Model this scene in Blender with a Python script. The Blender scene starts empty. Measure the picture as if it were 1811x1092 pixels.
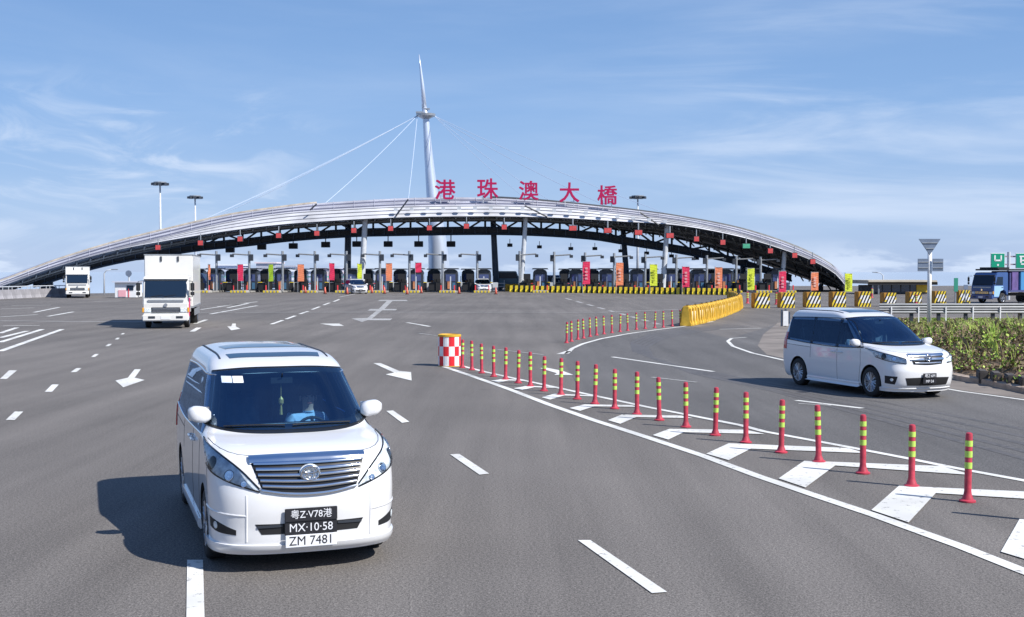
import bpy, bmesh, math, random
from mathutils import Vector, Matrix
from mathutils.bvhtree import BVHTree
R = math.radians
scene = bpy.context.scene
C = scene.collection
random.seed(7)

# ------------------------------------------------------------------ camera, sky, sun
F, HC, PX0, PY0, HOR = 2130.0, 2.8, 905.5, 546.0, 481.0
PITCH = math.atan((PY0 - HOR) / F)
cd = bpy.data.cameras.new('camera'); cam = bpy.data.objects.new('camera', cd); C.objects.link(cam)
cam.location = (0, 0, HC); cam.rotation_euler = (R(90) - PITCH, 0, 0)
cd.sensor_width = 36; cd.lens = 36 * F / 1811; cd.clip_end = 20000; cd.clip_start = 0.1
scene.camera = cam
scene.view_settings.view_transform = 'Standard'; scene.view_settings.look = 'None'
scene.view_settings.exposure = 0.42; scene.view_settings.gamma = 1
SUNV = Vector((0.82, -0.52, 0.95)).normalized()
sun_el = math.asin(SUNV.z)
sl = bpy.data.lights.new('sun', 'SUN'); sl.energy = 5.0; sl.angle = R(0.5); sl.color = (1, .965, .91)
so = bpy.data.objects.new('sun', sl); C.objects.link(so)
so.rotation_euler = SUNV.to_track_quat('Z', 'Y').to_euler()
world = bpy.data.worlds.new("World"); scene.world = world; world.use_nodes = True
nt = world.node_tree; N = nt.nodes; L = nt.links
bg = N['Background']; bg.inputs['Strength'].default_value = 0.086
sky = N.new('ShaderNodeTexSky'); sky.sky_type = 'NISHITA'; sky.sun_disc = False
sky.sun_elevation = sun_el; sky.sun_rotation = math.atan2(SUNV.x, SUNV.y)
sky.air_density = 1.0; sky.dust_density = 0.6; sky.ozone_density = 3.0; sky.altitude = 0
tc = N.new('ShaderNodeTexCoord')
def cloud_layer(rot, scale, nscale, lo, hi, dist, detail=7):
    mp = N.new('ShaderNodeMapping'); mp.inputs['Rotation'].default_value = rot; mp.inputs['Scale'].default_value = scale
    L.new(tc.outputs['Generated'], mp.inputs['Vector'])
    no = N.new('ShaderNodeTexNoise'); no.inputs['Scale'].default_value = nscale; no.inputs['Detail'].default_value = detail
    no.inputs['Roughness'].default_value = .58; no.inputs['Distortion'].default_value = dist
    L.new(mp.outputs['Vector'], no.inputs['Vector'])
    mr = N.new('ShaderNodeMapRange'); mr.interpolation_type = 'SMOOTHSTEP'
    mr.inputs['From Min'].default_value = lo; mr.inputs['From Max'].default_value = hi
    L.new(no.outputs['Fac'], mr.inputs['Value']); return mr.outputs['Result']
def math_node(op, a, b=None):
    m = N.new('ShaderNodeMath'); m.operation = op; m.use_clamp = True
    for i, v in enumerate((a, b)):
        if v is None: continue
        if isinstance(v, (int, float)): m.inputs[i].default_value = v
        else: L.new(v, m.inputs[i])
    return m.outputs[0]
sepw = N.new('ShaderNodeSeparateXYZ'); L.new(tc.outputs['Generated'], sepw.inputs[0])
def band(out, a, b, c, d):
    m1 = N.new('ShaderNodeMapRange'); m1.interpolation_type = 'SMOOTHSTEP'; m1.inputs['From Min'].default_value = a; m1.inputs['From Max'].default_value = b
    L.new(out, m1.inputs['Value'])
    m2 = N.new('ShaderNodeMapRange'); m2.interpolation_type = 'SMOOTHSTEP'; m2.inputs['From Min'].default_value = c; m2.inputs['From Max'].default_value = d
    m2.inputs['To Min'].default_value = 1; m2.inputs['To Max'].default_value = 0
    L.new(out, m2.inputs['Value'])
    return math_node('MULTIPLY', m1.outputs[0], m2.outputs[0])
c_a = cloud_layer((0, R(-16), R(10)), (1.6, 1.5, 11), 2.3, .44, .74, .5)       # long cirrus streaks fanning up to the right
right = band(sepw.outputs['X'], -.02, .22, .55, .9)
midz = band(sepw.outputs['Z'], -.01, .05, .15, .24)
c_a = math_node('MULTIPLY', math_node('MULTIPLY', c_a, right), midz)
c_b = cloud_layer((0, R(14), R(-5)), (3.0, 3, 10), 3.2, .46, .74, .9)        # wisps low on the left
left = band(sepw.outputs['X'], -.75, -.42, -.25, -.10)
lowz = band(sepw.outputs['Z'], -.01, .03, .11, .17)
c_b = math_node('MULTIPLY', math_node('MULTIPLY', c_b, left), lowz)
c_c = cloud_layer((0, 0, 0), (4, 4, 16), 3.4, .45, .60, .3)        # small cumulus banks along the horizon
hz = band(sepw.outputs['Z'], -.05, -.01, .005, .030)
c_c = math_node('MULTIPLY', c_c, hz)
c_d = cloud_layer((R(8), R(5), R(40)), (1, 1, 7), 1.7, .40, .85, .6)
c_d = math_node('MULTIPLY', c_d, .28)
cl = math_node('ADD', math_node('ADD', math_node('MULTIPLY', c_a, .60), math_node('MULTIPLY', c_b, .75)), math_node('ADD', math_node('MULTIPLY', c_c, .85), c_d))
mixc = N.new('ShaderNodeMixRGB'); mixc.inputs['Color2'].default_value = (6.0, 7.0, 8.7, 1)
tint = N.new('ShaderNodeMixRGB'); tint.blend_type = 'MULTIPLY'; tint.inputs['Fac'].default_value = 1
tint.inputs['Color2'].default_value = (.9, 1.0, 1.25, 1)
L.new(sky.outputs['Color'], tint.inputs['Color1'])
ramp = N.new('ShaderNodeValToRGB'); L.new(sepw.outputs['Z'], ramp.inputs['Fac'])
els = ramp.color_ramp.elements
for i, (p_, c_) in enumerate(((0.0, (.46, .59, .86)), (.05, (.38, .55, .84)), (.13, (.27, .46, .79)), (.26, (.175, .34, .66)), (1.0, (.06, .17, .48)))):
    e_ = els[i] if i < 2 else els.new(p_)
    e_.position = p_; e_.color = (*c_, 1)
sc = N.new('ShaderNodeMixRGB'); sc.blend_type = 'MULTIPLY'; sc.inputs['Fac'].default_value = 1; sc.inputs['Color2'].default_value = (8.8, 8.8, 8.8, 1); L.new(ramp.outputs['Color'], sc.inputs['Color1'])
air = N.new('ShaderNodeMixRGB'); air.inputs['Fac'].default_value = .85; L.new(tint.outputs['Color'], air.inputs['Color1']); L.new(sc.outputs['Color'], air.inputs['Color2'])
L.new(cl, mixc.inputs['Fac']); L.new(air.outputs['Color'], mixc.inputs['Color1'])
L.new(mixc.outputs['Color'], bg.inputs['Color'])

# ------------------------------------------------------------------ photo measurements -> places
def ray(px, py):
    a, b = (px - PX0) / F, (PY0 - py) / F
    return Vector((a, math.cos(PITCH) + b * math.sin(PITCH), b * math.cos(PITCH) - math.sin(PITCH)))
def G(px, py, h=0.0):
    d = ray(px, py); t = (h - HC) / d.z
    return Vector((d.x * t, d.y * t, h))
def W(px, py, Y):
    d = ray(px, py); t = Y / d.y
    return Vector((d.x * t, Y, HC + d.z * t))
def interp(pl, x):
    if x <= pl[0][0]: return pl[0][1]
    for (x0, y0), (x1, y1) in zip(pl, pl[1:]):
        if x <= x1: return y0 + (y1 - y0) * (x - x0) / (x1 - x0)
    return pl[-1][1]
def smooth(pl, x):                       # Catmull-Rom through the points
    n = len(pl)
    if x <= pl[0][0]: return pl[0][1]
    if x >= pl[-1][0]: return pl[-1][1]
    for i in range(n - 1):
        if x <= pl[i + 1][0]:
            x0, y0 = pl[i]; x1, y1 = pl[i + 1]; h = x1 - x0
            m0 = (y1 - pl[i - 1][1]) / (x1 - pl[i - 1][0]) if i > 0 else (y1 - y0) / h
            m1 = (pl[i + 2][1] - y0) / (pl[i + 2][0] - x0) if i + 2 < n else (y1 - y0) / h
            t = (x - x0) / h
            return (2*t**3-3*t*t+1)*y0 + (t**3-2*t*t+t)*h*m0 + (-2*t**3+3*t*t)*y1 + (t**3-t*t)*h*m1

# ------------------------------------------------------------------ materials
MATS = {}
def mat(name, col, rough=.6, metal=0, coat=0, var=0, vscale=3, bump=0, bscale=40, dirt=None, spec=.5, emis=None, vobj=True):
    if name in MATS: return MATS[name]
    m = bpy.data.materials.new(name); m.use_nodes = True; MATS[name] = m
    n = m.node_tree.nodes; l = m.node_tree.links; b = n['Principled BSDF']
    b.inputs['Base Color'].default_value = (*col, 1); b.inputs['Roughness'].default_value = rough
    b.inputs['Metallic'].default_value = metal; b.inputs['Coat Weight'].default_value = coat
    b.inputs['Coat Roughness'].default_value = .04; b.inputs['Specular IOR Level'].default_value = spec
    if emis: b.inputs['Emission Color'].default_value = (*emis[0], 1); b.inputs['Emission Strength'].default_value = emis[1]
    t = n.new('ShaderNodeTexCoord')
    if var:
        no = n.new('ShaderNodeTexNoise'); no.inputs['Scale'].default_value = vscale; no.inputs['Detail'].default_value = 6
        l.new(t.outputs['Object'], no.inputs['Vector'])
        mr = n.new('ShaderNodeMapRange'); mr.inputs['From Min'].default_value = .3; mr.inputs['From Max'].default_value = .7
        l.new(no.outputs['Fac'], mr.inputs['Value'])
        mx = n.new('ShaderNodeMixRGB'); d = dirt or tuple(c * (1 - var) for c in col)
        mx.inputs['Color1'].default_value = (*d, 1); mx.inputs['Color2'].default_value = (*(min(1, c * (1 + var * .3)) for c in col), 1)
        l.new(mr.outputs['Result'], mx.inputs['Fac']); l.new(mx.outputs['Color'], b.inputs['Base Color'])
        if coat == 0:
            mr2 = n.new('ShaderNodeMapRange'); mr2.inputs['To Min'].default_value = min(1, rough + .12); mr2.inputs['To Max'].default_value = max(.02, rough - .08)
            l.new(no.outputs['Fac'], mr2.inputs['Value']); l.new(mr2.outputs['Result'], b.inputs['Roughness'])
    if bump:
        nb = n.new('ShaderNodeTexNoise'); nb.inputs['Scale'].default_value = bscale; nb.inputs['Detail'].default_value = 3
        l.new(t.outputs['Object'], nb.inputs['Vector'])
        bu = n.new('ShaderNodeBump'); bu.inputs['Strength'].default_value = bump; bu.inputs['Distance'].default_value = .01
        l.new(nb.outputs['Fac'], bu.inputs['Height']); l.new(bu.outputs['Normal'], b.inputs['Normal'])
    return m
def glass(name, tint, base_refl=.06, rough=.01, gcol=(.9, .95, 1)):
    if name in MATS: return MATS[name]
    m = bpy.data.materials.new(name); m.use_nodes = True; MATS[name] = m
    n = m.node_tree.nodes; l = m.node_tree.links; n.remove(n['Principled BSDF']); out = n['Material Output']
    tr = n.new('ShaderNodeBsdfTransparent'); tr.inputs[0].default_value = (*tint, 1)
    gl = n.new('ShaderNodeBsdfGlossy'); gl.inputs['Roughness'].default_value = rough; gl.inputs['Color'].default_value = (*gcol, 1)
    lw = n.new('ShaderNodeFresnel'); lw.inputs['IOR'].default_value = 1.5
    mr = n.new('ShaderNodeMapRange'); mr.inputs['From Min'].default_value = .04; mr.inputs['To Min'].default_value = base_refl; mr.inputs['To Max'].default_value = 1
    l.new(lw.outputs[0], mr.inputs['Value'])
    mx = n.new('ShaderNodeMixShader'); l.new(mr.outputs[0], mx.inputs[0]); l.new(tr.outputs[0], mx.inputs[1]); l.new(gl.outputs[0], mx.inputs[2])
    l.new(mx.outputs[0], out.inputs['Surface']); return m

def asphalt(name, base, dark):
    m = bpy.data.materials.new(name); m.use_nodes = True
    n = m.node_tree.nodes; l = m.node_tree.links; b = n['Principled BSDF']
    t = n.new('ShaderNodeTexCoord')
    def noise(sc, det, vec=None, rough=.6):
        x = n.new('ShaderNodeTexNoise'); x.inputs['Scale'].default_value = sc; x.inputs['Detail'].default_value = det; x.inputs['Roughness'].default_value = rough
        l.new(vec or t.outputs['Object'], x.inputs['Vector']); return x.outputs['Fac']
    mp = n.new('ShaderNodeMapping'); mp.inputs['Rotation'].default_value = (0, 0, R(-18)); mp.inputs['Scale'].default_value = (1.1, .05, 1)
    l.new(t.outputs['Object'], mp.inputs['Vector'])
    big = noise(.09, 4); streak = noise(1.0, 4, mp.outputs[0]); fine = noise(28, 3, rough=.8); grit = noise(58, 2, rough=.9)
    def mr(v, a, b_, c, d):
        x = n.new('ShaderNodeMapRange'); x.inputs['From Min'].default_value = a; x.inputs['From Max'].default_value = b_
        x.inputs['To Min'].default_value = c; x.inputs['To Max'].default_value = d; l.new(v, x.inputs['Value']); return x.outputs[0]
    def mul(a, c):
        x = n.new('ShaderNodeMath'); x.operation = 'MULTIPLY'; l.new(a, x.inputs[0]); l.new(c, x.inputs[1]); return x.outputs[0]
    f = mul(mul(mr(big, .3, .7, .82, 1.14), mr(streak, .3, .7, .78, 1.12)), mul(mr(fine, .38, .62, .74, 1.26), mr(grit, .40, .62, .55, 1.5)))
    mx = n.new('ShaderNodeMixRGB'); mx.blend_type = 'MULTIPLY'; mx.inputs['Fac'].default_value = 1
    mx.inputs['Color1'].default_value = (*base, 1); l.new(f, mx.inputs['Color2'])
    # oil spots and tar patches with edges of their own
    vo = noise(.55, 2); sp = mr(vo, .70, .74, 0, .45)
    m2 = n.new('ShaderNodeMixRGB'); m2.inputs['Color2'].default_value = (*dark, 1); l.new(sp, m2.inputs['Fac']); l.new(mx.outputs[0], m2.inputs['Color1'])
    wv = n.new('ShaderNodeTexNoise'); wv.inputs['Scale'].default_value = .8; wv.inputs['Detail'].default_value = 5; l.new(t.outputs['Object'], wv.inputs['Vector'])
    ad = n.new('ShaderNodeVectorMath'); ad.operation = 'MULTIPLY_ADD'; ad.inputs[1].default_value = (1.6, 1.6, 0); l.new(wv.outputs['Color'], ad.inputs[0]); l.new(t.outputs['Object'], ad.inputs[2])
    vor = n.new('ShaderNodeTexVoronoi'); vor.feature = 'DISTANCE_TO_EDGE'; vor.inputs['Scale'].default_value = .16; l.new(ad.outputs[0], vor.inputs['Vector'])
    cr = mr(vor.outputs['Distance'], .0010, .0032, .0, 0)
    cm = mul(cr, mr(noise(.22, 2), .50, .56, 0, 1))
    m3 = n.new('ShaderNodeMixRGB'); m3.inputs['Color2'].default_value = (*(q * .6 for q in dark), 1); l.new(cm, m3.inputs['Fac']); l.new(m2.outputs[0], m3.inputs['Color1'])
    l.new(m3.outputs[0], b.inputs['Base Color']); b.inputs['Roughness'].default_value = .85; b.inputs['Specular IOR Level'].default_value = .35
    bu = n.new('ShaderNodeBump'); bu.inputs['Strength'].default_value = .5; bu.inputs['Distance'].default_value = .006
    l.new(grit, bu.inputs['Height']); l.new(bu.outputs[0], b.inputs['Normal'])
    return m
def worn_paint(name, col, under, amount=.62):
    m = bpy.data.materials.new(name); m.use_nodes = True
    n = m.node_tree.nodes; l = m.node_tree.links; b = n['Principled BSDF']; t = n.new('ShaderNodeTexCoord')
    a = n.new('ShaderNodeTexNoise'); a.inputs['Scale'].default_value = 9; a.inputs['Detail'].default_value = 8; a.inputs['Roughness'].default_value = .75
    l.new(t.outputs['Object'], a.inputs['Vector'])
    r = n.new('ShaderNodeMapRange'); r.inputs['From Min'].default_value = amount; r.inputs['From Max'].default_value = amount + .07
    l.new(a.outputs['Fac'], r.inputs['Value'])
    big = n.new('ShaderNodeTexNoise'); big.inputs['Scale'].default_value = .6; l.new(t.outputs['Object'], big.inputs['Vector'])
    g = n.new('ShaderNodeMixRGB'); g.inputs['Color1'].default_value = (*(c * .72 for c in col), 1); g.inputs['Color2'].default_value = (*col, 1)
    rb = n.new('ShaderNodeMapRange'); rb.inputs['From Min'].default_value = .3; rb.inputs['From Max'].default_value = .6
    l.new(big.outputs['Fac'], rb.inputs['Value']); l.new(rb.outputs[0], g.inputs['Fac'])
    x = n.new('ShaderNodeMixRGB'); x.inputs['Color2'].default_value = (*under, 1)
    l.new(r.outputs[0], x.inputs['Fac']); l.new(g.outputs[0], x.inputs['Color1']); l.new(x.outputs[0], b.inputs['Base Color'])
    b.inputs['Roughness'].default_value = .7; return m

M_white = lambda: mat('white_paint_metal', (.78, .79, .80), .35, 0, .2, .12, 1.5)
M_grey = mat('galvanised_steel', (.42, .44, .46), .4, .6, 0, .25, 4)
M_lgrey = mat('pale_grey_paint', (.55, .58, .62), .45, 0, 0, .15, 2)
M_dark = mat('dark_grey_paint', (.035, .042, .055), .5, 0, 0, .25, 3)
M_navy = mat('navy_steel', (.05, .075, .12), .45, 0, 0, .3, 2)
M_black = mat('matt_black', (.012, .012, .014), .6, 0, 0, .3, 4)
M_rubber = mat('tyre_rubber', (.02, .02, .021), .8, 0, 0, .3, 20, .3, 60)
M_chrome = mat('chrome', (.75, .77, .80), .12, 1)
M_red = mat('red_plastic', (.50, .045, .075), .5, 0, 0, .35, 12)
M_redl = mat('signal_red', (.75, .05, .06), .4, 0, 0, .2, 5)
M_lime = mat('lime_reflective', (.50, .72, .12), .4, 0, 0, .2, 15)
M_yel = mat('yellow_plastic', (.68, .40, .03), .5, 0, 0, .35, 3)
M_yelb = mat('bright_yellow_paint', (.80, .60, .03), .5, 0, 0, .3, 5)
M_conc = mat('concrete', (.34, .33, .31), .85, 0, 0, .3, 2, .4, 20)
M_whitep = mat('white_plastic', (.80, .80, .80), .45, 0, 0, .12, 6)
M_glassd = mat('dark_window_glass', (.012, .025, .05), .08, 0, 0, spec=.22)

# ------------------------------------------------------------------ mesh helpers
class MB:
    def __init__(s): s.v = []; s.f = []; s.mi = []; s.m = 0; s.sm = []; s.smooth = False
    def add(s, vs, fs):
        o = len(s.v); s.v += [tuple(v) for v in vs]
        for f in fs: s.f.append(tuple(i + o for i in f)); s.mi.append(s.m); s.sm.append(s.smooth)
    def box(s, c, d, rot=None, taper=1.0):
        x, y, z = (q / 2 for q in d); vs = []
        for sz in (-1, 1):
            k = taper if sz > 0 else 1
            for sx, sy in ((-1, -1), (1, -1), (1, 1), (-1, 1)): vs.append(Vector((sx * x * k, sy * y * k, sz * z)))
        if rot is not None: vs = [rot @ v for v in vs]
        c = Vector(c); s.add([v + c for v in vs], [(3, 2, 1, 0), (4, 5, 6, 7), (0, 1, 5, 4), (1, 2, 6, 5), (2, 3, 7, 6), (3, 0, 4, 7)])
    def tube(s, pts, r, n=8, caps=True):
        pts = [Vector(p) for p in pts]; rr = r if isinstance(r, (list, tuple)) else [r] * len(pts)
        vs = []; k = len(pts); up = None
        for i, p in enumerate(pts):
            d = (pts[min(i + 1, k - 1)] - pts[max(i - 1, 0)]).normalized()
            if up is None: up = d.orthogonal().normalized()
            u = (up - d * up.dot(d))
            u = u.normalized() if u.length > 1e-6 else d.orthogonal().normalized()
            up = u; w = d.cross(u)
            for j in range(n):
                a = 2 * math.pi * j / n; vs.append(p + (u * math.cos(a) + w * math.sin(a)) * rr[i])
        fs = [(i * n + j, i * n + (j + 1) % n, (i + 1) * n + (j + 1) % n, (i + 1) * n + j) for i in range(k - 1) for j in range(n)]
        if caps: fs += [tuple(range(n))[::-1], tuple(range((k - 1) * n, k * n))]
        s.add(vs, fs)
    def lathe(s, prof, n=24, c=(0, 0, 0), axis='z', caps=True):
        vs = []
        for r, z in prof:
            for j in range(n):
                a = 2 * math.pi * j / n; x, y = r * math.cos(a), r * math.sin(a)
                vs.append({'z': (c[0] + x, c[1] + y, c[2] + z), 'y': (c[0] + x, c[1] + z, c[2] - y), 'x': (c[0] + z, c[1] + x, c[2] + y)}[axis])
        k = len(prof)
        fs = [(i * n + j, i * n + (j + 1) % n, (i + 1) * n + (j + 1) % n, (i + 1) * n + j) for i in range(k - 1) for j in range(n)]
        if caps: fs += [tuple(range(n))[::-1], tuple(range((k - 1) * n, k * n))]
        s.add(vs, fs)
    def prism(s, poly, a, b, axis='y'):
        n = len(poly); vs = []
        for t in (a, b):
            for p, q in poly: vs.append({'y': (p, t, q), 'x': (t, p, q), 'z': (p, q, t)}[axis])
        s.add(vs, [tuple(range(n))[::-1], tuple(range(n, 2 * n))] + [(i, (i + 1) % n, n + (i + 1) % n, n + i) for i in range(n)])
    def loftrows(s, rows, close=False):
        n = len(rows[0]); vs = [v for r in rows for v in r]
        m = n if close else n - 1
        s.add(vs, [(i * n + j, i * n + (j + 1) % n, (i + 1) * n + (j + 1) % n, (i + 1) * n + j) for i in range(len(rows) - 1) for j in range(m)])
    def mesh(s, name, mats, bevel=0, fix=True, merge=0):
        me = bpy.data.meshes.new(name); me.from_pydata(s.v, [], s.f)
        if not isinstance(mats, (list, tuple)): mats = [mats]
        for m in mats: me.materials.append(m)
        me.polygons.foreach_set('material_index', s.mi); me.polygons.foreach_set('use_smooth', s.sm)
        if bevel or fix or merge:
            bm = bmesh.new(); bm.from_mesh(me)
            if merge: bmesh.ops.remove_doubles(bm, verts=bm.verts, dist=merge)
            if fix: bmesh.ops.recalc_face_normals(bm, faces=bm.faces)
            if bevel: bmesh.ops.bevel(bm, geom=[e for e in bm.edges if e.is_manifold and e.calc_face_angle(0) > .5], offset=bevel, segments=2, affect='EDGES', clamp_overlap=True)
            bm.to_mesh(me); bm.free()
        return me
    def build(s, name, mats, parent=None, bevel=0, fix=True, merge=0):
        return link(name, s.mesh(name, mats, bevel, fix, merge), parent)
def link(name, data, parent=None):
    o = bpy.data.objects.new(name, data); C.objects.link(o)
    if parent: o.parent = parent
    return o
def tag(o, label=None, cat=None, group=None, kind=None):
    if label: o['label'] = label
    if cat: o['category'] = cat
    if group: o['group'] = group
    if kind: o['kind'] = kind
    return o
def thing(name, label, cat, loc=(0, 0, 0), rz=0, group=None):
    o = bpy.data.objects.new(name, None); C.objects.link(o); o.empty_display_size = .3
    o.location = loc; o.rotation_euler = (0, 0, rz); return tag(o, label, cat, group)
def dup(o, parent=None, loc=None, rz=None, label=None, scale=None, group=None):
    c = o.copy(); C.objects.link(c); c.parent = parent
    for ch in list(o.children): dup(ch, c)
    if loc is not None: c.location = loc
    if rz is not None: c.rotation_euler = (0, 0, rz)
    if scale is not None: c.scale = (scale,) * 3 if isinstance(scale, (int, float)) else scale
    if label: c['label'] = label
    if group: c['group'] = group
    return c
ORD = ['nearest', 'second', 'third', 'fourth', 'fifth', 'sixth', 'seventh', 'eighth', 'ninth', 'tenth', 'eleventh', 'twelfth', 'thirteenth', 'fourteenth', 'fifteenth',
       'sixteenth', 'seventeenth', 'eighteenth', 'nineteenth', 'twentieth']
def nth(i):
    tens = ['', '', 'twenty', 'thirty', 'forty', 'fifty']
    if i < 20: return (['first'] + ORD[1:])[i]
    n = i + 1
    return ['', '', 'twentieth', 'thirtieth', 'fortieth', 'fiftieth'][n // 10] if n % 10 == 0 else tens[n // 10] + '-' + nth(n % 10 - 1)
def text_mesh(txt, size, depth, mats, name, bold=0.0, res=3):
    c = bpy.data.curves.new(name, 'FONT'); c.body = txt; c.size = size; c.extrude = depth; c.align_x = 'CENTER'; c.align_y = 'CENTER'
    c.offset = bold; c.resolution_u = res
    o = bpy.data.objects.new(name, c); C.objects.link(o)
    me = bpy.data.meshes.new_from_object(o.evaluated_get(bpy.context.evaluated_depsgraph_get()))
    bpy.data.objects.remove(o); bpy.data.curves.remove(c)
    me.name = name; me.materials.clear(); me.materials.append(mats); return me

# ------------------------------------------------------------------ ground, sea, markings
M_asph = asphalt('asphalt', (.152, .138, .126), (.07, .07, .07))
M_slip = asphalt('slip_road_asphalt', (.122, .116, .112), (.05, .06, .065))
M_line = worn_paint('road_paint', (.70, .69, .65), (.14, .13, .125), .575)
M_faint = worn_paint('faded_road_paint', (.42, .41, .39), (.14, .13, .125), .53)
def sheet(name, polys, m, h, kind='structure', fan=False):
    mb = MB()
    for p in polys: mb.add([(q[0], q[1], h) for q in p], [tuple(range(len(p)))])
    o = mb.build(name, m, fix=False)
    bm = bmesh.new(); bm.from_mesh(o.data)
    for f in bm.faces:
        f.normal_update()
        if f.normal.z < 0: f.normal_flip()
    bm.to_mesh(o.data); bm.free()
    return tag(o, kind=kind)
# the plaza is one raised slab of reclaimed land in the sea
mb = MB(); edge = [(-220, -60), (220, -60), (260, 260), (-20, 230), (-30, 178), (-62, 150), (-72, 134), (-130, 150), (-220, 140)]
mb.prism(edge, -4, 0, 'z'); tag(mb.build('road', M_asph), kind='structure')
M_sea = mat('sea_water', (.45, .55, .70), .08, spec=1.0)
sheet('sea', [[(-9000, -2000), (9000, -2000), (9000, 16000), (-9000, 16000)]], M_sea, -3)
slip = [G(1290, 599), G(1385, 571), G(1600, 562), G(2300, 560), G(2300, 700), G(2100, 950), G(1811, 850), G(1596, 810), G(1351, 765), G(1146, 722), G(1029, 696), G(990, 626), G(1030, 608), G(1100, 592), G(1205, 578)]
sheet('slip_road', [slip], M_slip, .003)
seg = MB()
def poly_line(pts, w, mb, gp=None):
    P = [G(*p) for p in pts]
    for i in range(len(P) - 1):
        a, b = P[i], P[i + 1]; d = (b - a).normalized(); nn = Vector((-d.y, d.x, 0)) * w / 2
        d0 = (P[i] - P[i - 1]).normalized() if i else d; n0 = Vector((-d0.y, d0.x, 0)) * w / 2
        d1 = (P[i + 2] - b).normalized() if i + 2 < len(P) else d; n1 = Vector((-d1.y, d1.x, 0)) * w / 2
        A = (nn + n0) / 2; B = (nn + n1) / 2
        mb.add([(*(a + A).xy, 0), (*(a - A).xy, 0), (*(b - B).xy, 0), (*(b + B).xy, 0)], [(0, 1, 2, 3)])
def quadpx(q, mb): mb.add([(*G(*p).xy, 0) for p in q], [tuple(range(len(q)))])
def mark(name, mb, m, h):
    mb.v = [(x, y, h) for x, y, z in mb.v]; o = mb.build(name, m, fix=False)
    bm = bmesh.new(); bm.from_mesh(o.data)
    for f in bm.faces:
        f.normal_update()
        if f.normal.z < 0: f.normal_flip()
    bm.to_mesh(o.data); bm.free(); return tag(o, kind='structure')
mb = MB()
A = [(785, 649), (835, 666), (900, 689), (970, 716), (1050, 744), (1140, 773), (1243, 807), (1340, 843), (1440, 877), (1545, 912), (1600, 932), (1700, 968), (1811, 1012), (2000, 1083), (2300, 1200)]
poly_line(A, .17, mb)
B = [(817, 648), (856, 658), (905, 669), (952, 679), (1029, 696), (1072, 705), (1146, 721), (1208, 733), (1310, 753), (1351, 764), (1427, 778), (1502, 792), (1596, 810), (1690, 829), (1811, 851), (2050, 900)]
poly_line(B, .15, mb)
mark('lane_edge_line', mb, M_line, .0085)
mb = MB()
for q in [[(1541, 904), (1607, 926), (1655, 874), (1590, 861)], [(1590, 861), (1655, 874), (1860, 887), (1850, 873)],
          [(1377, 848), (1424.5, 864), (1477, 825), (1422.6, 816.5)], [(1422.6, 816.5), (1477, 825), (1720, 842), (1665, 826)],
          [(1249, 804), (1288.7, 815.5), (1328, 795), (1288.7, 785.6)], [(1288.7, 785.6), (1328, 795), (1530, 803), (1500, 794)],
          [(1154, 771), (1182, 779), (1209, 766), (1184, 760)], [(1184, 760), (1209, 766), (1352, 769), (1318, 761.5)],
          [(1075, 744.5), (1097, 751), (1125, 739), (1100, 734.5)], [(1100, 734.5), (1125, 739), (1225, 741), (1205, 736.5)],
          [(1007, 723), (1026, 728), (1050.7, 720), (1033.7, 716.5)], [(1033.7, 716.5), (1050.7, 720), (1130, 721), (1116, 717.7)],
          [(958, 704), (973, 708), (998, 700.7), (980, 697.5)], [(980, 697.5), (998, 700.7), (1065, 703), (1050, 700.5)],
          [(908, 688), (924, 691), (945, 686), (932, 683.5)], [(932, 683.5), (945, 686), (995, 687.5), (985, 685.5)],
          [(868, 674.5), (882, 677.5), (900, 674), (888, 671.5)], [(888, 671.5), (900, 674), (937, 675), (925, 673)],
          [(1770, 978), (1868, 1008), (1900, 940), (1803, 920)], [(1803, 920), (1900, 940), (2100, 955), (2080, 935)],
          [(2060, 1060), (2230, 1110), (2230, 1030), (2120, 1000)]]: quadpx(q, mb)
mark('chevron_marking', mb, M_line, .0125)
mb = MB()
for q in [[(1022, 957), (1044, 957), (1180, 1049), (1153, 1051)], [(796, 805), (812, 804), (865, 839), (848, 841)], [(683, 728), (695, 727), (724, 747), (711, 749)],
          [(331, 992), (359, 992), (363, 1140), (329, 1140)], [(10, 744), (26, 729), (41, 729), (26, 744)], [(79, 694), (92, 681), (104, 681), (92, 694)],
          [(125, 659), (135, 652), (144, 652), (135, 659)], [(161, 632), (168, 627), (175, 627), (168, 632)], [(186, 613), (192, 609), (198, 609), (193, 613)],
          [(0, 671), (16, 656), (30, 656), (12, 671)], [(203, 601), (207, 598), (212, 598), (209, 601)], [(213, 592), (217, 590), (221, 590), (218, 592)]]: quadpx(q, mb)
# lane arrows
for q in [[(238, 654), (249, 654), (238, 669), (256, 673), (218, 686), (204, 674), (226, 669)],
          [(660, 643), (673, 643), (706, 657), (727, 659), (728, 674), (682, 663), (697, 660)],
          [(955, 652), (966, 651), (996, 657), (1014, 664), (980, 664), (985, 661)],
          [(411, 573), (417, 573), (417, 578), (425, 582), (409, 585), (402, 578), (409, 578)],
          [(566, 573), (590, 577), (608, 577), (600, 573)]]: quadpx(q, mb)
for a, b in [((720, 571), (760, 578)), ((480, 574), (500, 567)), ((506, 565), (522, 559)), ((530, 556), (545, 551)), ((552, 548), (565, 543)), ((572, 540), (583, 536)), ((590, 534), (600, 530)),
             ((355, 548), (430, 537)), ((385, 543), (455, 534))]: poly_line([a, b], .22, mb)
for a, b in [((1083, 632), (1262, 658)), ((1273, 583), (1345, 581)), ((1408, 709), (1525, 723))]: poly_line([a, b], .16, mb)
poly_line([(990, 627), (1006, 622)], .25, mb)
poly_line([(1002, 626), (1012, 617), (1030, 609), (1062, 600), (1110, 591), (1160, 584), (1205, 578.5), (1262, 569)], .16, mb)
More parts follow.
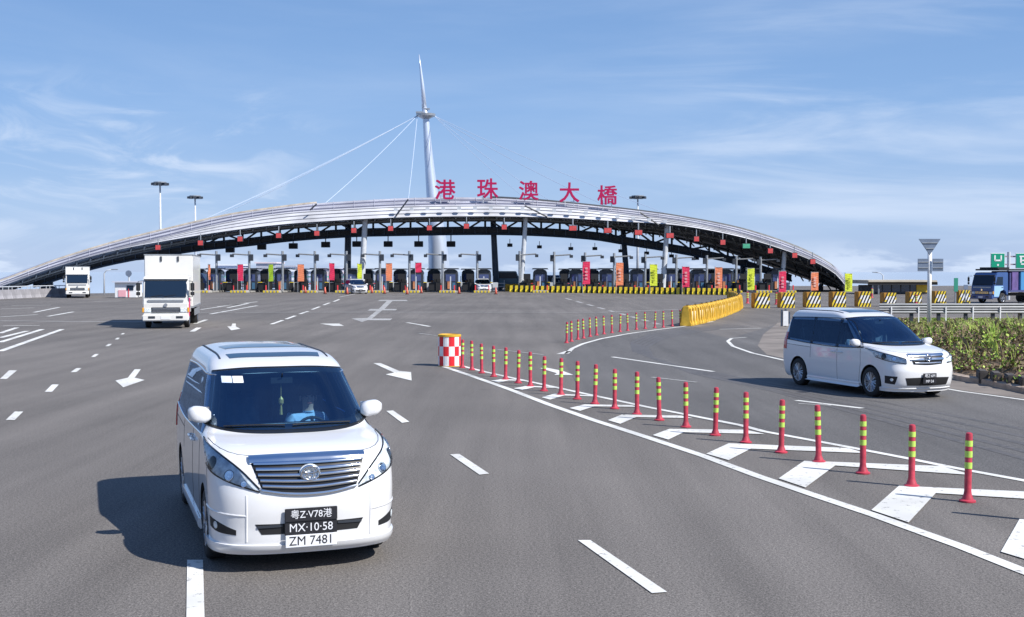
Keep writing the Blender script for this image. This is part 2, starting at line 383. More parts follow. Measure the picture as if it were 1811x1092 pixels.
poly_line([(1320, 597), (1294, 599), (1287, 604), (1296, 613), (1330, 625), (1387, 638), (1450, 648), (1560, 668), (1700, 693), (1811, 708), (2000, 735)], .14, mb)
for a, b in [((0, 622), (110, 583)), ((0, 606), (75, 583)), ((0, 598), (48, 586)), ((5, 577), (70, 576)), ((0, 590), (30, 580)), ((0, 561), (66, 557)), ((60, 553), (105, 544)), ((0, 547), (60, 545)), ((20, 541), (90, 540)), ((165, 534), (215, 533)),
             ((85, 560), (130, 552)), ((340, 587), (352, 580)), ((345, 573), (365, 566)), ((372, 556), (455, 541)), ((402, 545), (440, 537))]: poly_line([a, b], .25, mb)
mark('lane_marking', mb, M_line, .0095)
mb = MB()
for a, b in [((1153, 668), (1232, 677)), ((1412, 715), (1470, 718)), ((740, 590), (800, 598)), ((880, 619), (960, 628)), ((360, 550), (470, 550))]: poly_line([a, b], .12, mb)
quadpx([(622, 564), (650, 563), (666, 550), (650, 550), (655, 547), (670, 547), (684, 533), (668, 533), (672, 531), (718, 531), (722, 533), (694, 533), (680, 547), (702, 547), (700, 549.5), (676, 549.5), (658, 564), (694, 564), (690, 567), (650, 567), (640, 570)], mb)
for i in range(9):
    t0 = i / 9; t1 = t0 + .06; f = lambda t: (1000 + 175 * t, 528 + 49 * t)
    poly_line([f(t0), f(t1)], .3, mb)
poly_line([(350, 553), (700, 552.5), (1060, 553), (1200, 548)], .42, mb); poly_line([(0, 568), (120, 569), (252, 570)], .42, mb)
poly_line([(600, 526), (640, 518)], .3, mb)
mark('faded_marking', mb, M_faint, .0110)
# tyre tracks worn into the road: faint dark bands of real rubber
M_tyre = worn_paint('tyre_rubber_marks', (.098, .092, .090), (.125, .116, .110), .50)
mb = MB()
for k in range(5):
    o_ = k * 9; poly_line([(1290 + o_, 574 + k), (1215 + o_ * .8, 581 + k * 1.2), (1150 + o_ * .6, 592 + k * 1.8), (1118 + o_ * .7, 606 + k * 2.2), (1122 + o_ * .9, 622 + k * 3), (1190 + o_, 645 + k * 4), (1330 + o_, 672 + k * 5), (1560, 712 + k * 8), (1811, 760 + k * 13), (2000, 800 + k * 18)], .16, mb)
pass
mb.v = [(x, y, .0065) for x, y, z in mb.v]
i0_ = 0
for i in range(0, len(mb.v), 4):
    h_ = .0050 + .00003 * (i // 4)
    for q in range(4): mb.v[i + q] = (mb.v[i + q][0], mb.v[i + q][1], h_)
o = mb.build('tyre_marks', M_tyre, fix=False); tag(o, kind='structure')
bm = bmesh.new(); bm.from_mesh(o.data)
for f in bm.faces:
    f.normal_update()
    if f.normal.z < 0: f.normal_flip()
bm.to_mesh(o.data); bm.free()
# worn earth shoulder beside the slip road nose
M_soil = mat('dry_soil', (.30, .20, .13), .95, 0, 0, .5, 1.2, .8, 8, dirt=(.15, .12, .075))
sheet('shoulder', [[G(1375, 572), G(1398, 566), G(1640, 560), G(2400, 570), G(2400, 730), G(1811, 706), G(1700, 691), G(1560, 666), G(1420, 641), G(1356, 628), G(1340, 612), G(1350, 592)]], mat('shoulder_concrete', (.22, .19, .165), .9, 0, 0, .4, .8, .5, 12), .0075)
# ------------------------------------------------------------------ toll canopy
TOP = [(-130, 540), (-40, 512), (0, 499), (100, 461), (200, 430), (300, 405), (400, 382), (500, 367), (560, 360), (650, 354), (740, 350), (860, 350), (960, 356), (1060, 366), (1130, 374), (1200, 384), (1300, 403), (1380, 427), (1440, 452), (1480, 478), (1497, 500)]
WB = [(-130, 544), (-40, 516.5), (0, 506), (100, 471), (200, 441.5), (300, 417), (400, 393), (500, 377), (600, 370), (700, 365), (800, 363), (900, 363), (1000, 368), (1100, 378), (1200, 390), (1300, 410.5), (1380, 435), (1440, 459.5), (1480, 482), (1497, 503)]
FB = [(-130, 545), (-40, 518), (0, 507), (100, 472), (200, 444), (300, 425), (400, 409), (500, 397), (600, 390), (700, 385), (800, 383), (900, 383), (1000, 386), (1100, 392), (1200, 399), (1300, 417), (1380, 440), (1440, 463), (1480, 487), (1497, 508)]
RB = [(-130, 560), (-40, 530), (0, 518), (100, 489), (200, 461), (300, 440), (400, 417), (500, 404), (600, 396), (700, 391), (850, 389), (950, 391), (1000, 394), (1050, 400), (1100, 408), (1150, 414), (1200, 424), (1250, 437), (1300, 451), (1380, 478), (1440, 499), (1480, 511), (1497, 517)]
GT = [(60, 497), (160, 466), (250, 447), (350, 431), (430, 423), (520, 413), (620, 406), (700, 404), (850, 402), (950, 404), (1050, 411), (1100, 419), (1200, 435), (1280, 451), (1340, 468), (1400, 487)]
canopy = thing('toll_canopy', 'long silver arched toll plaza canopy on dark trusses spanning all lanes', 'canopy', (0, 175, 0))
off = Vector((0, -175, 0))
YF, YC, YR, YG = 165.0, 171.0, 186.0, 176.0
xs = [-130 + i * 12 for i in range(135)] + [1489, 1493, 1497]
xs = [x for x in xs if x <= 1497]
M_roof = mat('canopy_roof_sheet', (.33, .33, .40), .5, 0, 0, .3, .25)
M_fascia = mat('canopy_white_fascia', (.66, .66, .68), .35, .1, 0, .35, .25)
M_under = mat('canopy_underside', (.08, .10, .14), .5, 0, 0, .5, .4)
rows = []
for x in xs:
    c = W(x, smooth(TOP, x), YC); w = W(x, smooth(WB, x), YF + 1.2); f = W(x, smooth(FB, x), YF); r = W(x, smooth(RB, x), YR)
    c.z = max(c.z, w.z + .05); mid = (c + r) / 2 + Vector((0, 0, .45 * abs(c.z - r.z) + .5))
    wf = W(x, smooth(FB, x), YF)
    rows.append([wf, w, c, mid, r + Vector((0, 0, .35)), r, (r + f) / 2 + Vector((0, 0, .15)), f + Vector((0, .4, -.05))])
def strip(idx, name, m, dz=0, th=0):
    mb = MB(); mb.loftrows([[row[i] + off for i in idx] for row in rows]); o = mb.build(name, m, canopy, fix=False); return o
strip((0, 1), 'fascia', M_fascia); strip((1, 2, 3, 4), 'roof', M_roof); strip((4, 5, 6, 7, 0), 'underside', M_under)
# roof seams / ribs standing proud
mb = MB()
for k in range(0, len(rows) - 1, 3):
    r = rows[k]; mb.tube([r[1] + off + Vector((0, 0, .05)), r[2] + off + Vector((0, 0, .06)), r[2] + off + Vector((0, .4, .02))], .045, 4)
mb.build('roof_rib', mat('rib_lilac', (.40, .40, .47), .5), canopy)
for i_, (lo, hi, t_, rad_, mm) in enumerate(((1, 2, .12, .07, 'd'), (1, 2, .35, .09, 'l'), (1, 2, .6, .07, 'd'), (1, 2, .85, .09, 'l'), (0, 1, .28, .05, 'g'), (0, 1, .60, .06, 'g'), (0, 1, .88, .05, 'g'))):
    mb = MB(); mb.tube([r[lo].lerp(r[hi], t_) + off + Vector((0, -.02, .05)) for r in rows], rad_, 4)
    mb.build('roof_seam', {'d': mat('seam_slate', (.14, .15, .21), .5, 0, 0, .4, .3), 'l': mat('seam_silver', (.70, .70, .74), .4, 0, 0, .4, .3), 'g': mat('seam_grey', (.34, .34, .38), .5, 0, 0, .4, .3)}[mm], canopy)
# edge coping: beige and dark rails that climb over the roof, glazed wedges
mb = MB()
mb.tube([W(x, smooth(TOP, x) - .6, YC) + off for x in range(-120, 561, 20)], .22, 5)
mb.build('eaves_rail', mat('weathered_beige_metal', (.50, .44, .36), .6, 0, 0, .4, 1), canopy)
mb = MB(); mb.tube([W(x, smooth(TOP, x) - .8, YC) + off for x in list(range(870, 1490, 20)) + [1497]], .20, 5)
mb.build('eaves_rail', M_dark, canopy)
mb = MB()
for x0, x1, y0, y1 in ((700, 722, 383, 353), (928, 968, 364, 384), (1132, 1165, 376, 398), (548, 560, 372, 361)):
    mb = MB(); mb.tube([W(x0, y0, YF - .15) + off, W(x1, y1, YF - .1) + off], .11, 5); mb.build('roof_seam', M_dark, canopy)
# small lamps along the fascia
mb = MB()
for x in range(700, 1200, 28): mb = MB(); mb.box(W(x, smooth(WB, x) + 6, YF - .1) + off, (.5, .3, .4)); mb.build('fascia_lamp', M_lgrey, canopy)
# purlins and struts seen under the roof
mb = MB()
for t in (.25, .5, .75):
    mb.tube([(rows[k][5] * t + rows[k][0] * (1 - t)) + off + Vector((0, 0, -.25)) for k in range(0, len(rows), 2)], .16, 5)
for k in range(0, len(rows) - 1, 2): mb.tube([rows[k][0] + off + Vector((0, .5, -.2)), rows[k][5] + off + Vector((0, -.4, -.2))], .12, 4)
for k in range(95, len(rows) - 4, 2):
    mb.tube([rows[k][0] + off + Vector((0, 1, -.4)), rows[k + 2][5] + off + Vector((0, -1, -.5))], .10, 4)
mb.build('purlin', mat('purlin_grey', (.20, .21, .22), .5, 0, 0, .3, 3), canopy)
# lower truss girder
mb = MB(); gx = list(range(60, 1401, 20)); pr = []
for x in gx:
    t = W(x, smooth(GT, x), YG); b = W(x, smooth(GT, x) + (13 if 250 < x < 1250 else 11), YG)
    t, b = t + off, b + off
    pr.append([t, t + Vector((0, 1.6, 0)), b + Vector((0, 1.6, 0)), b])
mb.loftrows(pr, close=True); mb.build('girder', mat('girder_black', (.018, .022, .032), .5, 0, 0, .5, 1), canopy)
mb = MB()
for k in range(len(gx) - 1):
    p = pr[k]; mb.tube([p[0] + Vector((0, -.15, -.1)), p[3] + Vector((0, -.15, .1))], .09, 4)
for x in (0, ):
    pass
mb.tube([pp[3] + Vector((0, -.15, .05)) for pp in pr], .16, 5); mb.tube([pp[0] + Vector((0, -.15, -.05)) for pp in pr], .14, 5)
mb.build('girder_flange', M_navy, canopy)
M_brace = mat('brace_grey', (.24, .26, .29), .5, 0, 0, .35, 2)
xb = list(range(330, 1330, 33))
for i, x in enumerate(xb):
    if smooth(GT, x) - smooth(RB, x) < 3: continue
    mb = MB(); ya, yb = smooth(RB, x) - 3, smooth(GT, x) + 2
    mb.tube([W(x, ya, YG + 4) + off, W(x, yb, YG + .8) + off], .17, 5); mb.build('strut', M_brace, canopy)
    if i % 2 == 0 and x + 33 < 1330:
        mb = MB(); mb.tube([W(x + 2, ya, YG + 3) + off, W(x + 31, smooth(GT, x + 31) + 2, YG + .8) + off], .15, 5); mb.build('diagonal_brace', M_brace, canopy)
    elif x + 33 < 1330:
        mb = MB(); mb.tube([W(x + 31, smooth(RB, x + 31) - 2, YG + 3) + off, W(x + 4, yb, YG + .8) + off], .15, 5); mb.build('diagonal_brace', M_brace, canopy)
for xt, xbm, w, front in ((616, 614, 13, 0), (646, 639, 11, 1), (872, 878, 12, 0), (930, 921, 9, 1), (1102, 1110, 11, 0), (1180, 1172, 10, 1), (1314, 1314, 11, 0), (1388, 1382, 9, 1), (317, 316, 9, 0), (85, 85, 19, 0), (1452, 1450, 8, 0)):
    Y = YF + 1.8 if front else YG + 3.2
    zt = W(xt, smooth(FB if front else RB, xt), Y); zt = zt + off
    b = W(xbm, 500, Y) + off; b.z = 0; s = w / F * Y / 2
    mb = MB(); mb.tube([b, zt], [s, s * .85], 12)
    mb.tube([b, b + Vector((0, 0, .6))], [s * 1.5, s * 1.5], 12)
    for sm in range(len(mb.sm)): mb.sm[sm] = False
    mb.build('column', M_lgrey if front else M_navy, canopy)

# rooftop lettering, one thing per character
M_sign = mat('magenta_red_letter', (.44, .002, .08), .45, 0, 0, .1, 3)
for ch, cx, y0, y1, lab in (('港', 787, 322, 354, 'red character 港 beside the mast, first of the rooftop lettering'), ('珠', 862, 320, 353, 'red character 珠 second on the canopy roof'),
                          ('澳', 935, 324, 355, 'red character 澳 in the middle of the rooftop lettering'), ('大', 1007, 327, 359, 'red character 大 on the canopy roof, open three stroke shape'),
                          ('橋', 1074, 332, 363, 'red character 橋 last on the right of the rooftop lettering')):
    Y = 167.0; c = W(cx, (y0 + y1) / 2, Y); hgt = (y1 - y0) / F * Y
    t = thing('roof_letter', lab, 'sign letter', (c.x, Y, c.z - hgt / 2 - .05), 0, 'red characters on the toll canopy roof')
    me = text_mesh(ch, hgt * 1.16, .12, M_sign, 'character', .012)
    src = [tuple(v.co) for v in me.vertices]; fs = [tuple(p.vertices) for p in me.polygons]; mb = MB()
    for q, (dx, dy) in enumerate(((-.035, -.02), (.035, .02), (-.035, .03), (.035, -.03), (0, 0))): mb.add([(x + dx, y + dy, z + q * .006) for x, y, z in src], fs)
    o = mb.build('character', M_sign, t, fix=False); o.rotation_euler = (R(90), 0, 0); o.location = (0, 0, hgt / 2)
    zz = W(cx, smooth(WB, cx), YF + 1.5).z - (c.z - hgt / 2)
    mb = MB()
    for dx in (-.6, .6): mb.tube([(dx, 0.1, hgt * .3), (dx, 0.1, zz - .3)], .05, 5)
    mb.box((0, .12, hgt * .1), (1.6, .06, .06)); mb.box((0, .12, hgt * .75), (1.2, .06, .06)); mb.build('support_frame', M_lgrey, t)

# ------------------------------------------------------------------ mast
YM = 198.0
mast = thing('cable_mast', 'tall white leaning mast with collar, spire and stay cables behind the canopy', 'mast', (W(779, 510, YM).x, YM, 0))
mo = -mast.location
M_mast = mat('mast_white', (.58, .64, .74), .33, .45, 0, .1, .3)
mb = MB(); mb.smooth = True
pts = [(778, 535, 21.5), (777, 480, 21), (774, 430, 18), (768.5, 380, 14), (763, 330, 10.5), (757.5, 270, 8), (753, 206, 6), (750.5, 190, 4.8)]
mb.tube([W(a, b, YM) + mo for a, b, c in pts], [.92 * c / F * YM for a, b, c in pts], 20); mb.build('shaft', M_mast, mast)
mb = MB(); mb.smooth = True
pts = [(750.5, 192, 4.6), (747, 150, 3.2), (743.5, 118, 1.8), (741, 97, .7)]
mb.tube([W(a, b, YM) + mo for a, b, c in pts], [c / F * YM for a, b, c in pts], 12); mb.build('spire', M_mast, mast)
mb = MB(); c = W(753, 203, YM) + mo; mb.lathe([(.5, -.75), (1.55, -.25), (1.6, .1), (.5, .3)], 16, c); mb.box(c + Vector((-1.0, 0, .35)), (1.2, .8, .25)); mb.box(c + Vector((.2, 0, .9)), (.9, .9, .2))
mb.build('collar', M_grey, mast)
M_cable = mat('cable_white', (.42, .50, .62), .5)
for (ex, ey, eY, r) in ((240, 440, 172, .032), (345, 395, 172, .03), (352, 398, 190, .06), (575, 360, 172, .05), (722, 353, 172, .06), (1075, 366, 172, .045), (975, 357, 172, .04), (935, 356, 172, .04), (1200, 386, 178, .04)):
    e = W(ex, ey, eY) + mo; s = c + Vector((-1.4 if ex < 750 else 1.4, 0, -.2)); n = 14; P = []
    for i in range(n + 1):
        t = i / n; p = s.lerp(e, t); p.z -= 4 * t * (1 - t) * .012 * (e - s).length; P.append(p)
    mb = MB(); mb.tube(P, r, 5); mb.build('stay_cable', M_cable, mast)

# ------------------------------------------------------------------ flood light masts
def floodmast(px, py, wpx, Y, label):
    c = W(px, py, Y); t = thing('floodlight_mast', label, 'light mast', (c.x, Y, 0), 0, 'floodlight masts behind the canopy')
    mb = MB(); mb.smooth = True; mb.tube([(0, 0, 0), (0, 0, c.z)], [.32, .14], 10); mb.build('pole', M_lgrey, t)
    hw = wpx / F * Y / 2; mb = MB(); mb.lathe([(.15, .35), (hw * .8, .3), (hw * .8, .12), (.15, .05)], 12, (0, 0, c.z)); mb.build('ring', M_grey, t)
    for k in range(8):
        a = k * math.pi / 4 + .2; mb = MB(); mb.box((math.cos(a) * hw * .82, math.sin(a) * hw * .82, c.z - .1), (.75, .6, .42), Matrix.Rotation(a, 3, 'Z')); mb.build('floodlight', M_dark, t)
floodmast(283, 325, 28, 215, 'grey floodlight mast rising behind the left of the canopy, taller of the left pair')
floodmast(345, 349, 25, 240, 'thinner floodlight mast behind the canopy, shorter of the left pair')
floodmast(1128, 349, 28, 235, 'floodlight mast behind the canopy right of the red characters')

# ------------------------------------------------------------------ lane signals and hanging boxes
def sig_proto(m, w, h):
    t = thing('lane_signal', 'x', 'lane signal', (0, 0, 0), 0, 'lane signals hung on the canopy truss')
    mb = MB(); mb.box((0, 0, 0), (w, .35, h)); mb.build('housing', M_dark, t, .03)
    mb = MB(); mb.box((0, -.20, 0), (w * .86, .06, h * .84)); mb.build('signal_face', m, t)
    mb = MB(); mb.tube([(0, 0, h / 2), (0, 0, h / 2 + .9)], .07, 5); mb.build('hanger', M_grey, t); return t
M_sigr = mat('red_signal_face', (.65, .08, .08), .5, 0, 0, .3, 4); M_sigg = mat('green_signal_face', (.08, .42, .25), .5, 0, 0, .3, 4)
first = sig_proto(M_sigr, .75, .75)
SG = [(280, 438), (355, 430), (425, 423), (493, 417), (560.6, 413), (626, 408), (691, 404.5), (759.5, 403.5), (825, 400.5), (891.7, 402), (1013, 404), (1074.7, 408), (1129, 411.5), (1184.6, 417), (1231.5, 423), (1278, 429), (1362, 444), (1405, 452), (1437, 463)]
for i, (x, y) in enumerate(SG):
    o = first if i == 0 else dup(first, scale=(1.5, 1, 1) if x > 1000 and x < 1200 else 1)
    o.location = W(x, y, 163.6); o['label'] = 'small red lane signal under the canopy edge, %s from the left' % nth(i)
g = sig_proto(M_sigg, 1.1, .7); g.location = W(1319.5, 435.5, 163.6); g['label'] = 'single green lane signal under the right end of the canopy'
def hang_proto():
    t = thing('hanging_display', 'x', 'display box', (0, 0, 0), 0, 'dark boxes hung from the girder')
    mb = MB(); mb.box((0, 0, 0), (1.3, .5, .85)); mb.build('cabinet', M_navy, t, .05)
    mb = MB(); mb.tube([(0, 0, .4), (0, 0, 1.5)], .09, 5); mb.build('hanger', M_grey, t)
    mb = MB(); mb.box((0, -.29, 0), (1.05, .06, .6)); mb.build('screen', M_black, t); return t
hp = hang_proto()
HB = [(407, 442, 1), (463, 437, 1), (518.7, 435.5, 1), (576, 433, 1), (631, 432, 1), (686.5, 432, 1), (740.5, 432, 1), (797.6, 432, 1), (901.7, 434, .6), (954, 437, .55), (1009.5, 440, .55), (1052, 440, .55), (1098, 444, .55), (1143.6, 448, .55), (1187.5, 453, .55), (1231.5, 457, .6)]
for i, (x, y, s) in enumerate(HB):
    o = hp if i == 0 else dup(hp, scale=(s, s, s))
    o.location = W(x, y, 176.6)
    o['label'] = ('dark display box hanging from the left half of girder, %s from the left' % nth(i)) if s == 1 else 'small black box hanging from the right half of girder, %s of that row' % nth(i - 8)

# ------------------------------------------------------------------ toll booths, islands, gantry posts
YB = 168.0; PXM = F / YB
def booth():
    t = thing('toll_booth', 'x', 'toll booth', (0, 0, 0), 0, 'toll booths under the canopy')
    pr = [(-.95, 0), (.95, 0), (.95, 2.5), (.80, 2.78), (.45, 2.92), (-.45, 2.92), (-.80, 2.78), (-.95, 2.5)]
    mb = MB(); mb.prism(pr, -1.2, 1.2); mb.build('cabin', M_dark, t, .04)
    mb = MB(); mb.box((0, -1.23, 1.75), (1.35, .05, .95)); mb.box((-.97, 0, 1.75), (.05, 1.7, .95)); mb.box((.97, 0, 1.75), (.05, 1.7, .95)); mb.build('window', mat('booth_glass', (.05, .07, .18), .08, spec=.8), t)
    mb = MB(); mb.box((-.25, -1.28, .75), (.34, .08, 1.0)); mb.build('door_panel', mat('booth_orange', (.55, .22, .10), .5, 0, 0, .3, 4), t)
    mb = MB(); mb.box((.45, -1.28, .65), (.4, .08, .9)); mb.build('side_panel', mat('booth_blue', (.05, .14, .25), .5), t)
    mb = MB(); mb.box((0, -1.26, 1.0), (.16, .06, 1.9)); mb.build('mullion', M_lgrey, t)
    mb = MB(); mb.prism([(-1.15, 2.93), (1.15, 2.93), (1.0, 3.1), (-1.0, 3.1)], -1.5, 1.5); mb.build('roof', M_dark, t)
    return t
def island():
    t = thing('toll_island', 'x', 'traffic island', (0, 0, 0), 0, 'raised islands between toll lanes')
    mb = MB(); mb.box((0, 3, .10), (2.3, 18, .2)); mb.prism([(-1.15, 0), (1.15, 0), (1.0, .34), (-1.0, .34)], -8.2, -6.02); mb.build('kerb', M_conc, t, .03)
    mb = MB()
    for k in range(-2, 3): mb.box((k * .46, -8.24, .17), (.23, .05, .26))
    mb.build('warning_stripe', M_yelb, t)
    mb = MB(); mb.tube([(-.9, -7.0, .2), (-.9, -7.0, 1.0)], .09, 6); mb.tube([(.9, -7.0, .2), (.9, -7.0, 1.0)], .09, 6); mb.build('bollard', M_redl, t)
    mb = MB(); mb.box((-2.0, -2, .75), (1.6, 2.0, 1.1)); mb.box((-1.7, -2, 1.6), (.9, 1.0, .55)); mb.build('machine', M_black, t, .06)
    mb = MB(); mb.box((-1.75, -3.2, 2.15), (.95, .4, .75)); mb.tube([(-1.75, -3.1, .1), (-1.75, -3.1, 1.8)], .08, 6); mb.build('lane_display', M_black, t)
    mb = MB(); mb.box((2.1, 4, 1.15), (1.9, .1, .1)); mb.box((2.1, 4, .7), (1.9, .1, .1)); mb.tube([(1.3, 4, 0), (1.3, 4, 2.2)], .06, 5); mb.tube([(2.9, 4, 0), (2.9, 4, 1.6)], .06, 5); mb.build('gate_frame', M_lgrey, t)
    mb = MB(); mb.box((1.6, 1, .7), (.9, .8, 1.2)); mb.build('cabinet', M_lgrey, t, .04)
    return t
def gantry(sgn):
    t = thing('camera_post', 'x', 'camera post', (0, 0, 0), 0, 'camera posts beside the booths')
    H = 5.3
    mb = MB(); mb.tube([(0, 0, 0), (0, 0, H + .35)], .17, 8); mb.build('post', M_grey, t)
    mb = MB(); mb.tube([(0, 0, H - .2), (-sgn * 2.3, 0, H - .05)], .10, 6); mb.build('arm', M_grey, t)
    mb = MB(); mb.box((-sgn * 2.35, -.1, H - .3), (.45, .6, .4)); mb.build('camera_head', M_dark, t, .03)
    mb = MB(); mb.box((sgn * .3, -.1, H - .55), (.5, .5, .9)); mb.build('control_box', M_dark, t, .03)
    return t
b0, i0 = booth(), island()
BX = [381.7, 445.8, 501, 564, 622.5, 677.7, 737, 797.6, 856]
BXR = [955, 1019, 1072, 1126, 1185, 1234, 1281, 1331, 1372]
for i, x in enumerate(BX + BXR):
    p = W(x, 500, YB); lft = i < len(BX)
    o = b0 if i == 0 else dup(b0); o.location = (p.x, YB, .2)
    o['label'] = ('dark arch topped toll booth in the open left lanes, %s from the white truck' % nth(i)) if lft else 'dark toll booth behind the striped barrier row, %s right of centre' % nth(i - len(BX))
    q = i0 if i == 0 else dup(i0); q.location = (p.x - .1, YB, 0)
    q['label'] = ('concrete toll island with yellow stripes, %s from the white truck' % nth(i)) if lft else 'concrete toll island behind the striped barriers, %s right of centre' % nth(i - len(BX))
for i, x in enumerate([352, 413, 473, 533, 594, 650, 708, 768, 828, 1000, 1048, 1100, 1150, 1208, 1258, 1306]):
    p = W(x, 500, 190); o = dup(b0, group='far row of toll booths behind the first'); o.location = (p.x, 190, .2)
    o['label'] = 'farther toll booth seen in the gap behind the front row, %s from the left' % nth(i)
gl, gr = gantry(1), gantry(-1)
GL = [383, 441, 500, 557, 613, 672, 724, 783, 844]; GR = [919, 980, 1034.6, 1086, 1141, 1196, 1250, 1302, 1345]
for i, x in enumerate(GL):
    o = gl if i == 0 else dup(gl); o.location = (W(x, 500, YB - 2).x, YB - 2, 0); o['label'] = 'grey camera post with arm reaching left, %s of the left lanes' % nth(i)
for i, x in enumerate(GR):
    o = gr if i == 0 else dup(gr); o.location = (W(x, 500, YB - 2).x, YB - 2, 0); o['label'] = 'grey camera post with arm reaching right, %s of the right lanes' % nth(i)
    o.scale = (1, 1, 1 - .017 * i)
def gate():
    t = thing('barrier_gate', 'x', 'barrier gate', (0, 0, 0), 0, 'lane barrier gates beside the toll booths')
    mb = MB(); mb.box((0, 0, .55), (.42, .5, 1.1)); mb.build('housing', M_black, t, .04)
    mb = MB(); mb.box((0, 0, 1.14), (.5, .6, .08)); mb.build('cover', M_yelb, t)
    mb = MB(); mb.box((-1.35, -.1, .98), (2.5, .06, .09)); ar = mb.build('boom', M_whitep, t)
    for k in range(4): mb = MB(); mb.box((-.5 - k * .6, -.14, .98), (.28, .03, .10)); mb.build('red_band', M_redl, ar)
    return t
gt = gate()
for i, x in enumerate([398, 460, 516, 578, 636, 692, 752, 812, 868] + [970, 1034, 1090, 1145, 1200, 1250, 1298]):
    o = gt if i == 0 else dup(gt); o.location = (W(x, 500, YB - 1).x, YB - 1, .2)
    o['label'] = ('black barrier gate with striped boom, %s from the white truck' % nth(i)) if i < 9 else 'black barrier gate with boom behind the striped barriers, %s from the left' % nth(i - 9)
# vertical banners
BN = [(370, 468, 495, 'o', 4), (425, 468, 497, 'r', 10), (479, 468, 498, 'g', 8), (532, 468, 498, 'o', 11), (587, 466, 496, 'r', 9), (636, 467, 498, 'y', 8), (688, 466, 497, 'o', 11), (740, 465, 482, 'r', 11),
      (1037, 463, 503, 'r', 13), (1096, 465, 505, 'o', 13), (1156, 468, 506, 'y', 13), (1213, 472, 508, 'r', 13), (1271, 473, 510, 'o', 13), (1328, 475, 513, 'y', 13), (1384, 480, 517, 'r', 13), (1441, 482, 514, 'o', 13), (1501, 484, 516, 'y', 13)]
BC = {'o': ('orange', (.80, .25, .12)), 'r': ('crimson', (.72, .03, .10)), 'g': ('olive green', (.32, .48, .02)), 'y': ('lime yellow', (.68, .76, .05))}
M_ban = {k: mat('banner_' + n.replace(' ', '_'), c, .7, 0, 0, .2, 1.5) for k, (n, c) in BC.items()}
M_mark = {k: mat('banner_lettering_' + k, tuple(min(1, q * .55 + (.25 if k in 'or' else 0)) for q in c), .7) for k, (n, c) in BC.items()}
cnt = {}
for i, (x, y0, y1, k, w) in enumerate(BN):
    lft = x < 900; Y = 160 if lft else 148
    a, b = W(x, y0, Y), W(x, y1, Y); hw = w / F * Y / 2; key = (k, lft); cnt[key] = cnt.get(key, 0) + 1
    t = thing('lane_banner', '%s vertical banner on a pole %s, %s of its colour' % (BC[k][0], 'among the left toll booths' if lft else 'behind the striped barriers', nth(cnt[key] - 1)), 'banner', (a.x, Y, 0), 0, 'vertical banners at the toll lanes')
    mb = MB(); mb.tube([(-hw, 0, 0), (-hw, 0, a.z + .1)], .04, 6); mb.tube([(-hw, 0, a.z), (hw, 0, a.z)], .025, 5); mb.build('pole', M_grey, t)
    mb = MB(); nr = 10; rr = []
    for j in range(nr + 1):
        z = a.z + (b.z - a.z) * j / nr; rr.append([(-hw + 2 * hw * q / 5, .07 * math.sin(j * .9 + q * .8 + i), z) for q in range(6)])
    mb.loftrows(rr); o = mb.build('cloth', M_ban[k], t, fix=False)
    sl_ = o.modifiers.new('thickness', 'SOLIDIFY'); sl_.thickness = .01
    if not lft:
        mb = MB()
        for j in range(4): mb.box((0, -.10, a.z + (b.z - a.z) * (.3 + .15 * j)), (hw * .7, .02, .24))
        mb.build('emblem', M_mark[k], t)

# ------------------------------------------------------------------ striped barrier row and yellow barriers
def jersey(Lg, H, Wd, m, m2=None, stripes=0):
    t = thing('striped_barrier', 'x', 'barrier', (0, 0, 0))
    pr = [(-Wd / 2, 0), (Wd / 2, 0), (Wd / 2, .18 * H), (Wd * .28, .42 * H), (Wd * .2, H), (-Wd * .2, H), (-Wd * .28, .42 * H), (-Wd / 2, .18 * H)]
    mb = MB(); mb.prism(pr, -Lg / 2, Lg / 2, 'x'); mb.build('body', m, t, .02); return t, pr
ENDX, ENDY = 1305, 523
row = []
x = 898
k = 0
pa, pb = G(896, 517), G(1340, 521)
n = 44
t0, pr = jersey(.46, 1.05, .7, M_yelb)
for (aa) in (0,):
    mb = MB(); mb.prism(pr, .245, .66, 'x'); mb.build('black_section', M_black, t0, .01)
tag(t0, group='black and yellow barriers closing the right lanes')
for i in range(n):
    f = (i + .5) / n; o = t0 if i == 0 else dup(t0)
    px = 900 + 405 * f; py = 517 + 5.5 * f
    p = G(px, py); o.location = p; o.rotation_euler = (0, 0, math.atan2(-16, 27) * .4); s = 10.0 / F * p.y / .85 ; o.scale = (s, s, s * .95)
    o['label'] = 'striped black and yellow barrier before the booths, %s from the left' % nth(i)
# mound of yellow barriers at the left end of the row
t1, pr1 = jersey(1.9, 1.05, .6, M_yel)
tag(t1, group='yellow barriers heaped at the start of the row'); t1.name = 'yellow_barrier'
mb = MB()
for sx in (-.6, -.2, .2, .6): mb.box((sx, -.19, .5), (.12, .12, .5))
mb.build('recess_shade', mat('amber_recess_shade', (.30, .16, .015), .6), t1)  # dark boxes on the face, coloured as the shade of hollows
for i, (px, Y, z, rz) in enumerate([(905, 172, 0, .3), (916, 176, 0, .2), (928, 180, 0, .1), (940, 176, 0, -.3), (912, 184, .5, .2), (925, 190, .9, .1), (935, 186, .6, -.1)]):
    o = t1 if i == 0 else dup(t1); o.location = (W(px, 500, Y).x, Y, 0 if z == 0 else 0); o.rotation_euler = (0, 0, rz); o.scale = (1, 1, 1 + z * .9)
    o['label'] = 'amber barrier in the heap beside the striped row, %s from the left' % nth(i)
